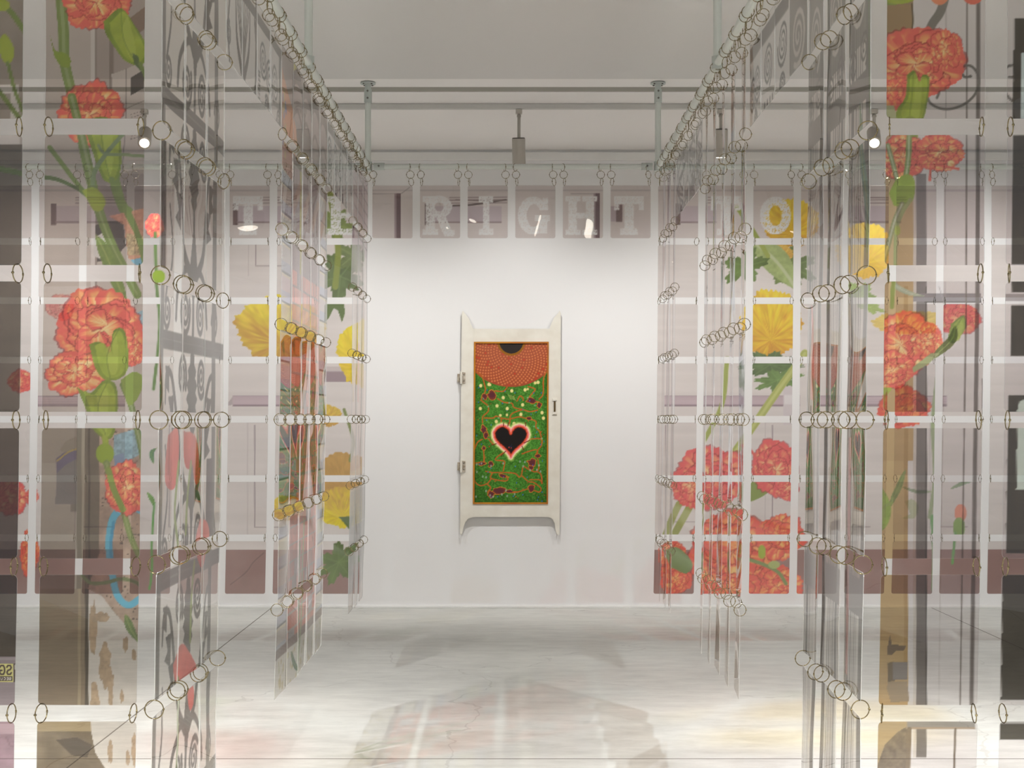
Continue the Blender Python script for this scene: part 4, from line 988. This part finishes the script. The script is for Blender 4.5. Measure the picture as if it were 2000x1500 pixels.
def grid_faces(nx, nz):
    i, j = np.meshgrid(np.arange(nx), np.arange(nz))
    a = (j * (nx + 1) + i).ravel()
    return np.stack([a, a + 1, a + nx + 2, a + nx + 1], 1)
FACES = {}
def panel_object(parent, ctr, tan, wdt, hgt, nx, nz, canvas, metric, bow, wave, twist):
    """printed sheet with rounded corners and a thin clear edge; ctr in world space, tan = unit vector along its width"""
    a, b = np.meshgrid(np.linspace(-0.5, 0.5, nx + 1) * wdt, np.linspace(-0.5, 0.5, nz + 1) * hgt)
    a = a.ravel().copy(); b = b.ravel().copy()
    r = 0.012
    ax, bz = np.abs(a) - (wdt / 2 - r), np.abs(b) - (hgt / 2 - r)
    k = (ax > 0) & (bz > 0); hyp = np.hypot(ax, bz); k &= hyp > r
    f = np.where(k, r / np.maximum(hyp, 1e-9), 1)
    a = np.where(k, np.sign(a) * (wdt / 2 - r + ax * f), a); b = np.where(k, np.sign(b) * (hgt / 2 - r + bz * f), b)
    nor = np.array([tan[1], -tan[0], 0.0])
    off = bow * (1 - (2 * a / wdt) ** 2) + wave * np.sin(math.pi * (b / hgt) * 2 + 3 * a / wdt) + twist * a * (b / hgt - 0.5) * 2
    loc = np.zeros((len(a), 3))
    loc[:, 0] = tan[0] * a + nor[0] * off; loc[:, 1] = tan[1] * a + nor[1] * off; loc[:, 2] = b
    zz = ctr[2] + b
    loc[:, 0] += lean(zz) - lean(ctr[2])
    wx, wy = loc[:, 0] + ctr[0], loc[:, 1] + ctr[1]
    if metric: col, al = canvas.sample(wy, EYE - zz)
    else: col, al = canvas.sample(VX + F * wx / wy, VY - F * (zz - EYE) / wy)
    rgba = np.ones((len(a), 4)); rgba[:, :3] = lin_np(np.clip(1 - (1 - col) * 0.96, 0, 0.985)); ink = np.clip((al - 0.22) * 1.3, 0, 1); rgba[:, 3] = ink
    key = (nx, nz)
    if key not in FACES:
        q = grid_faces(nx, nz)
        ring = list(range(nx + 1)) + [j * (nx + 1) + nx for j in range(1, nz + 1)] + [nz * (nx + 1) + i for i in range(nx - 1, -1, -1)] + [j * (nx + 1) for j in range(nz - 1, 0, -1)]
        n = (nx + 1) * (nz + 1); m = len(ring); t = np.arange(m)
        rim = np.stack([n + t, n + (t + 1) % m, n + m + (t + 1) % m, n + m + t], 1)
        FACES[key] = (q, np.array(ring), np.concatenate([q, rim]))
    q, ring, faces = FACES[key]
    nb = nor * 0.0018
    V = np.concatenate([loc, loc[ring], loc[ring] + nb])
    rgba = np.concatenate([rgba, np.ones((2 * len(ring), 4))])
    me = bpy.data.meshes.new('panel')
    me.vertices.add(len(V)); me.vertices.foreach_set('co', V.ravel())
    nf = len(faces)
    me.loops.add(nf * 4); me.loops.foreach_set('vertex_index', faces.ravel().astype(np.int32))
    me.polygons.add(nf); me.polygons.foreach_set('loop_start', np.arange(0, nf * 4, 4, dtype=np.int32))
    mi = np.ones(nf, np.int32); mi[:len(q)] = np.where(ink[q].max(1) > 0.03, 0, 2)
    me.materials.append(MATS['printed_film']); me.materials.append(MATS['film_edge']); me.materials.append(MATS['clear_film'])
    me.polygons.foreach_set('material_index', mi)
    me.polygons.foreach_set('use_smooth', np.ones(nf, bool))
    ca = me.color_attributes.new('print', 'FLOAT_COLOR', 'POINT'); ca.data.foreach_set('color', rgba.ravel().astype(np.float32))
    me.update(calc_edges=True)
    return link('panel', me, parent, tuple(np.array(ctr) - np.array(parent['at'])))

def add_ring(parent, pos, yaw, mesh, tilt=0.0):
    return link('ring', mesh, parent, tuple(np.array(pos) - np.array(parent['at'])), (tilt, 0, yaw))

def strip(x, y, tan, rows, canvas, metric, grid, yaw=0.0, jit=0.02, twist=0.0, label='', cat='hanging strip', group=None, fine=False, special=None, name='panel_strip'):
    """one hanging strip: panels one above the other, two rings at every joint, two chains of three rings up to the rail"""
    base = (x, y, ZTOP - ROW * rows)
    e = empty(name, base); e['at'] = base
    tag(e, label, cat, group)
    rm = RING_FINE if fine else RING
    ang0 = math.atan2(tan[1], tan[0])
    side_ = abs(tan[1]) > 0.5
    for r in range(rows):
        zc = ZTOP - ROW * r - PH / 2
        a = ang0 + yaw + jit * prng.randn()
        t = (math.cos(a), math.sin(a))
        gr = special.get(r, grid) if special else grid
        last = (r == rows - 1)
        panel_object(e, (x + lean(zc), y, zc), t, PW, PH, gr[0], gr[1], canvas, metric,
                     0.0018 * prng.randn(), 0.0006 * prng.randn(), (twist + 0.008 * prng.randn()) * (1.6 if last and rows > 1 else 0.8))
    ca, sa = math.cos(ang0 + yaw), math.sin(ang0 + yaw)
    for s in (-1, 1):
        o = s * (PW / 2 - 0.009)
        for r in range(rows - 1):
            zr = ZTOP - ROW * r - PH - (ROW - PH) / 2
            add_ring(e, (x + lean(zr) + ca * o, y + sa * o, zr), ang0 + math.pi / 2 + 0.22 * prng.randn(), rm, 0.04 * prng.randn())
        if side_: o = s * (PW / 2 - 0.0225)
        xt, yt = x + lean(ZTOP) + ca * o, y + sa * o
        rx, ry = (x + math.cos(ang0) * o, y + math.sin(ang0) * o)      # rail point
        for k, zc in enumerate((RODZ + RR - 0.0235, RODZ + RR - 0.0235 - 0.0455, RODZ + RR - 0.0235 - 0.091)):
            f = k / 2
            add_ring(e, (rx + (xt - rx) * f, ry + (yt - ry) * f, zc), ang0 + (math.pi / 2 if k != 1 else 0.0) + 0.3 * prng.randn(), rm)
    return e

ORD = ['first', 'second', 'third', 'fourth', 'fifth']
# ---- corridor sides
for s, cv, sd in ((-1, SL, 'left'), (1, SR, 'right')):
    looks = {'left': {'A': 'black iron scrollwork and red tulip', 'B': 'red brick and banded wall', 'C': 'pale facade and grey plinth'},
             'right': {'A': 'grey fluted column', 'B': 'blue-grey and red', 'C': 'faint lilac'}}[sd]
    for gname, i0, i1, rows, grid, yaw, tw in (('A', 0, 3, 7, (40, 126), 0.05, 0.0), ('V1', 3, 7, 1, (34, 60), 0.0, 0.0), ('B', 7, 12, 7, (26, 88), 0.095, 0.0), ('V2', 12, 16, 1, (22, 44), 0.0, 0.0), ('C', 16, 19, 7, (18, 60), 0.06, 0.0)):
        for i in range(i0, i1):
            n = i - i0
            if gname in 'ABC':
                which = {'A': 'near', 'B': 'middle', 'C': 'far'}[gname]
                lab = f"strip with {looks[gname]} print, {ORD[n]} from the front, {which} {sd} group"
                grp = f'long strips along the {sd} side of the corridor'
                nm = 'panel_strip'
            else:
                op = 'nearer' if gname == 'V1' else 'farther'
                lab = f"short {'iron spiral' if gname == 'V1' else 'white and grey scroll'} panel over the {op} {sd} opening, {ORD[n]} from the front"
                grp = f'short panels over the {sd} openings'
                nm = 'short_panel_strip'
            strip(s * SX, gx(i) + PITCH / 2, (0.0, 1.0), rows, cv, True, grid,
                  yaw=(-yaw if sd == 'right' else 0.0), jit=0.011, twist=(tw if sd == 'right' else 0.0), label=lab, group=grp, fine=(gname in ('A', 'V1')), name=nm)
# ---- front pairs
YFS = YF - 0.03
FP = 'strips hanging at the front of the corridor'
strip(-1.080, YFS, (1.0, 0.0), 7, FL, False, (96, 126), jit=0.01, label='wide strip of orange carnations over a peeling blue-daubed wall, front left', group=FP, fine=True)
strip(-1.392, YFS, (1.0, 0.0), 7, FL, False, (60, 90), jit=0.01, special={5: (190, 240)}, label='dark brown door strip with mirrored security sticker at the left edge', group=FP, fine=True)
strip(1.076, YFS, (1.0, 0.0), 7, FR, False, (96, 126), jit=0.01, label='carnation strip with tan post and iron curl on grey boards, front right', group=FP, fine=True)
strip(1.386, YFS, (1.0, 0.0), 7, FR, False, (60, 90), jit=0.01, label='strip with dark window panes and mint sheets at the right edge', group=FP, fine=True)
# ---- back curtain
LET = {-6: 'T', -5: 'H', -4: 'E', -2: 'R', -1: 'I', 0: 'G', 1: 'H', 2: 'T', 4: 'T', 5: 'O'}
CNT = ['', 'first', 'second', 'third', 'fourth', 'fifth', 'sixth', 'seventh', 'eighth']
for k in range(-11, 11):
    X = (GX(k) - VX) * YB / F
    if -3 <= k <= 2:
        lab = f"short clear back panel with white floral letter {LET[k]}, above the painted door" if k in LET else 'short clear back panel without a letter, left end above the central opening'
        if k == 1: lab = 'short clear back panel with floral letter H, between G and T'
        if k == 2: lab = 'short clear back panel with floral letter T, right end above the central opening'
        strip(X, YB, (1.0, 0.0), 1, BK, False, (56, 72), jit=0.02, label=lab, group='short lettered panels over the central opening', name='short_panel_strip')
    else:
        n = -3 - k if k < -3 else k - 2
        sd = 'left' if k < -3 else 'right'
        look = {-4: 'yellow flowers and green leaves', -5: 'yellow petals', -6: 'a big yellow bloom', 3: 'red carnations at its foot', 4: 'carnations and leaves', 5: 'a yellow bloom and red carnations'}.get(k, 'pale panelled door')
        lab = f"back curtain strip with {look}, {CNT[n]} {sd} of the central opening"
        strip(X, YB, (1.0, 0.0), 7, BK, False, (44, 58) if -8 < k < 7 else (36, 48), jit=0.008, label=lab, group='full-length strips of the back curtain')


# ================================================================== PAINTED DOOR ON THE BACK WALL
DS = F / (WALL_Y - 0.05)                  # px per metre at the front of the door
def dx(px): return (px - VX) / DS
def dz(py): return EYE + (VY - py) / DS
DZ0 = dz(1052)
dr = empty('painted_door', (0, WALL_Y - 0.03, DZ0))
tag(dr, 'white cabinet door with long horns holding a painting of a black heart on green', 'painted door')
def q(pts): return [(dx(x), dz(y) - DZ0) for x, y in pts]
y0, y1 = -0.02, 0.012
MB().prism(q([(902, 611), (904, 607), (909, 613), (916, 622), (920, 634), (924, 641), (926, 646), (924.5, 1010), (915, 1013), (909, 1020), (905, 1030), (903, 1042), (900, 1046), (898.5, 1041), (900, 800)]), y0, y1, 0.003).build('stile', 'old_white_paint', dr)
MB().prism(q([(1095.5, 612), (1093, 606), (1090, 612), (1082, 620), (1077, 632), (1073, 642), (1071.5, 646), (1070, 1010), (1078, 1013), (1083, 1021), (1085, 1034), (1087, 1043), (1091, 1046), (1093, 1041), (1095, 800)][::-1]), y0, y1, 0.003).build('stile', 'old_white_paint', dr)
MB().prism(q([(924, 642), (1074, 642), (1073, 668), (925, 668)]), y0 + 0.001, y1, 0.002).build('rail', 'old_white_paint', dr)
MB().prism(q([(923, 984), (1072, 984), (1072, 1010), (923, 1010)]), y0 + 0.001, y1, 0.002).build('rail', 'old_white_paint', dr)
# painting
PC = Canvas(920, 660, 1078, 992, 3.0, base=(74, 132, 44), a=1.0)
c = PC
sl, X, Y = c.win(920, 660, 1078, 992)
n1 = fbm(X * 0.5, Y * 0.5); n2 = fbm(X * 0.04, Y * 0.04)
vg = np.clip((np.abs(X - 998) - 45) / 25, 0, 1) * 0.5 + np.clip((Y - 925) / 50, 0, 1) * 0.5
lo = C3((44, 92, 22)); hi = C3((92, 164, 58))
t = np.clip(n1 * 1.5 - 0.2 + (n2 - 0.5) * 0.5 - 0.45 * vg, 0, 1)[..., None]
c.c[sl] = lo * (1 - t) + hi * t
pr = np.random.RandomState(4)
for i in range(420):
    x, y = 928 + 142 * pr.rand(), 752 + 230 * pr.rand(); a = pr.rand() * 6.28; L = 2 + 5 * pr.rand()
    c.stroke([(x, y), (x + L * math.cos(a), y + L * math.sin(a))], 0.5, ((150, 180, 90), (40, 84, 26), (110, 150, 60))[i % 3], 1, amt=0.6, smooth=False)
# dome of seeds
c.ell(998, 655, 101, 101, (168, 78, 48), 1)
c.ell(998, 655, 60, 60, (172, 92, 66), 1, 0.6, soft=0.5)
for i in range(1500):
    r = 3.05 * math.sqrt(i) ; a = i * 2.39996
    if 28 < r < 98:
        x, y = 998 + r * math.cos(a), 655 + r * math.sin(a)
        if y > 667:
            c.ell(x, y, 1.35 * (0.6 + r / 200), 1.35 * (0.6 + r / 200), (226, 140, 84) if pr.rand() > 0.06 else (214, 60, 36), 1, 0.8, soft=0.5)
for i in range(36):
    a = math.pi * i / 18
    c.ell(998 + 25.5 * math.cos(a), 667 + 25.5 * math.sin(a), 2.6, 2.6, (150, 98, 22), 1)
c.ell(998, 667, 23.5, 23.5, (44, 38, 36), 1)
# veins and blots
OR = (206, 120, 38); PU = (96, 44, 52)
def vein(pts, w_=1.6):
    p = [(x + 0.8 * pr.randn(), y + 0.8 * pr.randn()) for x, y in pts]
    c.stroke(p, w_ * 1.5, OR, 1); c.stroke(p, w_ * 0.55, (150, 58, 36), 1, amt=0.8)
def z1(a, b): return (900 + a / 7.5, 650 + b / 7.5)
def z2(a, b): return (900 + a / 7.5, 800 + b / 7.5)
for L in ([z1(215, 560), z1(300, 640), z1(345, 770), z1(350, 850), z1(300, 980), z1(400, 1070), z1(400, 1150), z1(330, 1230), z1(310, 1330)],
          [z1(500, 860), z1(620, 850), z1(680, 800)], [z1(540, 960), z1(640, 1020), z1(740, 1040), z1(790, 1090), z1(900, 1120), z1(1000, 1160), z1(1130, 1130)],
          [z1(360, 1250), z1(460, 1240), z1(520, 1210), z1(580, 1250), z1(590, 1340)], [z1(590, 1250), z1(720, 1260), z1(850, 1240), z1(960, 1260), z1(1090, 1300), z1(1100, 1380), z1(1160, 1450), z1(1190, 1550)],
          [z1(720, 1330), z1(730, 1200), z1(820, 1160), z1(920, 1130)], [z1(980, 780), z1(1080, 820), z1(1050, 900), z1(1000, 940)], [z1(1260, 560), z1(1210, 680), z1(1200, 900), z1(1150, 970)],
          [z1(820, 1000), z1(860, 930), z1(910, 950), z1(920, 990)], [z2(400, 430), z2(460, 500), z2(510, 510)], [z2(940, 490), z2(1020, 440), z2(1170, 430), z2(1180, 520), z2(1130, 600), z2(1100, 690)],
          [z2(900, 650), z2(1000, 610), z2(1110, 590), z2(1130, 660)], [z2(650, 620), z2(540, 690), z2(520, 740), z2(620, 750), z2(650, 780), z2(620, 900)], [z2(330, 560), z2(350, 680), z2(340, 770)],
          [z2(205, 780), z2(290, 770), z2(340, 780)], [z2(360, 890), z2(470, 920), z2(600, 920), z2(800, 930), z2(860, 1000), z2(890, 960), z2(920, 840)], [z2(460, 930), z2(450, 1010), z2(640, 1040), z2(690, 1000), z2(600, 950)],
          [z2(450, 1020), z2(400, 1090), z2(300, 1110), z2(220, 1080), z2(205, 1020)], [z2(400, 1090), z2(440, 1150), z2(400, 1220), z2(480, 1280)], [z2(650, 1200), z2(800, 1210), z2(990, 1160)],
          [z2(1080, 1180), z2(1150, 1210), z2(1170, 1150), z2(1080, 1070), z2(1000, 1050), z2(900, 970)], [z2(1020, 1030), z2(1160, 1030), z2(1200, 1080), z2(1170, 960), z2(1110, 900)], [z2(320, 410), z2(240, 480), z2(205, 600)],
          [z2(930, 830), z2(1000, 880), z2(1100, 910), z2(1150, 860), z2(1120, 740)]):
    vein(L)
for (x, y, rx, ry, a) in ((*z1(455, 910), 8, 8, 0.3), (*z1(350, 930), 5, 6, 0), (*z1(1040, 990), 10, 5, 0.3), (*z1(1150, 1060), 4, 6, 0.2), (*z2(340, 300), 5.5, 10, -0.3), (*z2(370, 380), 4.5, 6, 0), (*z2(440, 800), 5, 6, 0), (*z2(310, 790), 6, 4, 0),
                          (*z2(1050, 780), 7.5, 7, 0.2), (*z2(1030, 850), 5, 4, 0.5), (*z2(560, 1190), 14, 6, 0), (*z2(450, 1240), 6, 6, 0), (*z2(1040, 1160), 7, 6, 0), (*z2(620, 970), 8, 3, 0.3), (*z2(720, 1200), 9, 3, 0), (*z2(1130, 680), 5, 4, 0), (*z2(1000, 130), 5, 3, 0.3), (*z2(340, 565), 3, 3.5, 0)):
    pts = [(x + (1 + 0.3 * pr.randn()) * rx * math.cos(t) * math.cos(a) - ry * math.sin(t) * math.sin(a), y + rx * math.cos(t) * math.sin(a) + (1 + 0.2 * pr.randn()) * ry * math.sin(t) * math.cos(a)) for t in np.linspace(0, 6.28, 14)]
    c.stroke(pts + [pts[0]], 1.6, (216, 138, 44), 1); c.poly(pts, (124, 58, 44), 1); c.ell(x, y, rx * 0.55, ry * 0.55, PU, 1, 0.9, soft=0.6)
# specks
for i in range(150):
    x, y = 930 + 138 * pr.rand(), 745 + 236 * pr.rand()
    if math.hypot(x - 998, y - 655) < 103 or math.hypot(x - 997, y - 860) < 40: continue
    k = pr.randint(10)
    if k < 3: c.ell(x, y, 0.8, 1.7, (56, 98, 200), 1)
    elif k < 7: c.ell(x, y, 1.0, 0.9, (204, 70, 30), 1)
    elif k < 8 and y < 900: c.ell(x, y, 1.6 + pr.rand(), 1.6 + pr.rand(), (234, 218, 138), 1, soft=0.4)
    elif y > 900: c.ell(x, y, 1.4, 2, (160, 176, 160), 1, 0.8, soft=0.4)
    else: c.ell(x, y, 1.6, 1.5, (128, 196, 150), 1, 0.7, soft=0.5)
for (a, b) in ((410, 755), (290, 775), (745, 850), (940, 835), (1130, 725), (620, 950), (530, 1070), (680, 1110), (905, 1055), (285, 1110), (880, 1195), (1190, 1170), (1210, 1250), (520, 1300), (780, 1330)):
    x, y = z1(a, b); c.ell(x, y, 2.6, 2.9, (240, 224, 148), 1, soft=0.4)
for k in range(4): x, y = z1(690 + 25 * k, 900 + 8 * k); c.stroke([(x, y), (x + 5, y + 9)], 0.6, (226, 216, 130), 1, smooth=False)
# heart with glow
def heart(k): return [(998 + k * 2.02 * 16 * math.sin(t) ** 3, 858 - k * 2.08 * (13 * math.cos(t) - 5 * math.cos(2 * t) - 2 * math.cos(3 * t) - math.cos(4 * t)) - 1) for t in np.linspace(0, 2 * math.pi, 60)[:-1]]
hp = np.array(heart(1.04)); sl, X, Y = c.win(940, 805, 1055, 920)
d = c.dist(X, Y, np.concatenate([hp, hp[:1]]), 0, 0); d = np.where(c.inside(X, Y, hp), -d, d) + 2.2 * (fbm(X * 0.35, Y * 0.35) - 0.5)
for lim, soft, cc in ((8.5, 4, (206, 220, 120)), (5.5, 2.5, (252, 236, 190)), (3.2, 1.6, (252, 150, 150)), (0.6, 1.2, (236, 92, 60)), (-2.0, 1.6, (90, 20, 12)), (-3.6, 1.4, (26, 22, 20))):
    c.put(sl, np.clip((lim - d) / soft, 0, 1), cc, 1)
for L in ([z2(630, 190), z2(625, 240)], [z2(700, 190), z2(690, 240)], [z2(945, 190), z2(950, 240)], [z2(450, 520), z2(520, 500)], [z2(1010, 450), z2(930, 490)], [z2(900, 540), z2(920, 590)], [z2(660, 610), z2(590, 680)]): c.stroke(L, 1.8, (120, 44, 24), 1, smooth=False)
for p_ in (z2(708, 556), z2(740, 562)): c.ell(*p_, 1.0, 1.6, (196, 50, 30), 1)
for a in range(6): x, y = z2(735, 540); c.stroke([(x, y), (x + 6 * math.cos(a), y + 5 * math.sin(a))], 0.5, (32, 48, 84), 1, smooth=False)
# painting mesh
nx, nz = 144, 316
xs = np.linspace(928, 1069.5, nx + 1); ys = np.linspace(670.5, 981.5, nz + 1)
gx_, gy_ = np.meshgrid(xs, ys); col, al = PC.sample(gx_.ravel(), gy_.ravel())
shear = -(gy_.ravel() - 818) * 0.004
V = np.stack([(gx_.ravel() + shear - VX) / DS, np.full(gx_.size, y0 + 0.006), EYE + (VY - gy_.ravel()) / DS - DZ0], 1)
me = bpy.data.meshes.new('painting'); fa = grid_faces(nx, nz)[:, ::-1]
me.from_pydata(V.tolist(), [], fa.tolist()); me.materials.append(MATS['oil_painting'])
rg4 = np.ones((len(V), 4)); rg4[:, :3] = lin_np(np.clip(col, 0, 1))
ca = me.color_attributes.new('print', 'FLOAT_COLOR', 'POINT'); ca.data.foreach_set('color', rg4.ravel().astype(np.float32)); me.update()
pt = link('painting', me, dr); pt['label'] = 'painting of a black heart and red seed dome on green'
for pts in ([(925.8, 667.5), (1071.8, 667.5), (1069.2, 670.8), (928.6, 670.8)], [(923.5, 984.5), (1070.2, 984.5), (1067.8, 981.2), (926.6, 981.2)][::-1], [(925.8, 667.5), (928.8, 670.8), (926.9, 981.2), (923.5, 984.5)], [(1071.8, 667.5), (1069.0, 670.8), (1067.6, 981.2), (1070.2, 984.5)][::-1]):
    MB().prism(q(pts), y0 - 0.008, y0 + 0.02, 0.0015).build('gilt_moulding', 'gilt', dr)
for py in (738, 911):
    h = MB().box(dx(898), dx(909), y0 - 0.006, y0 + 0.004, dz(py + 11) - DZ0, dz(py - 11) - DZ0, 0.002).build('hinge', 'rust', dr)
    MB().tube((dx(901), y0 - 0.012, dz(py + 12) - DZ0), (dx(901), y0 - 0.012, dz(py - 12) - DZ0), 0.009, n=14).build('knuckle', 'old_white_paint', h)
    MB().box(dx(893), dx(900), 0.006, 0.03, dz(py + 8) - DZ0, dz(py - 8) - DZ0, 0.002).build('wall_leaf', 'rust', h)
    for k in (-6, 6): MB().tube((dx(906), y0 - 0.009, dz(py + k) - DZ0), (dx(906), y0 - 0.005, dz(py + k) - DZ0), 0.005, n=8).build('screw', 'steel', h)
h = MB().box(dx(1078), dx(1088), y0 - 0.004, y0 + 0.003, dz(811) - DZ0, dz(777) - DZ0, 0.0015).build('latch', 'old_white_paint', dr)
MB().box(dx(1081.5), dx(1085), y0 - 0.016, y0 - 0.003, dz(804) - DZ0, dz(784) - DZ0, 0.003).build('bolt', 'latch_dark', h)
for py in (781, 807): MB().box(dx(1079.5), dx(1087), y0 - 0.014, y0 - 0.003, dz(py + 2) - DZ0, dz(py - 2) - DZ0, 0.002).build('keeper', 'old_white_paint', h)
# spacers holding the door off the wall
for x, y in ((925, 655), (1072, 655), (925, 998), (1072, 998)):
    MB().tube((dx(x), y1 - 0.002, dz(y) - DZ0), (dx(x), 0.0305, dz(y) - DZ0), 0.012, n=12).build('spacer', 'steel', dr)
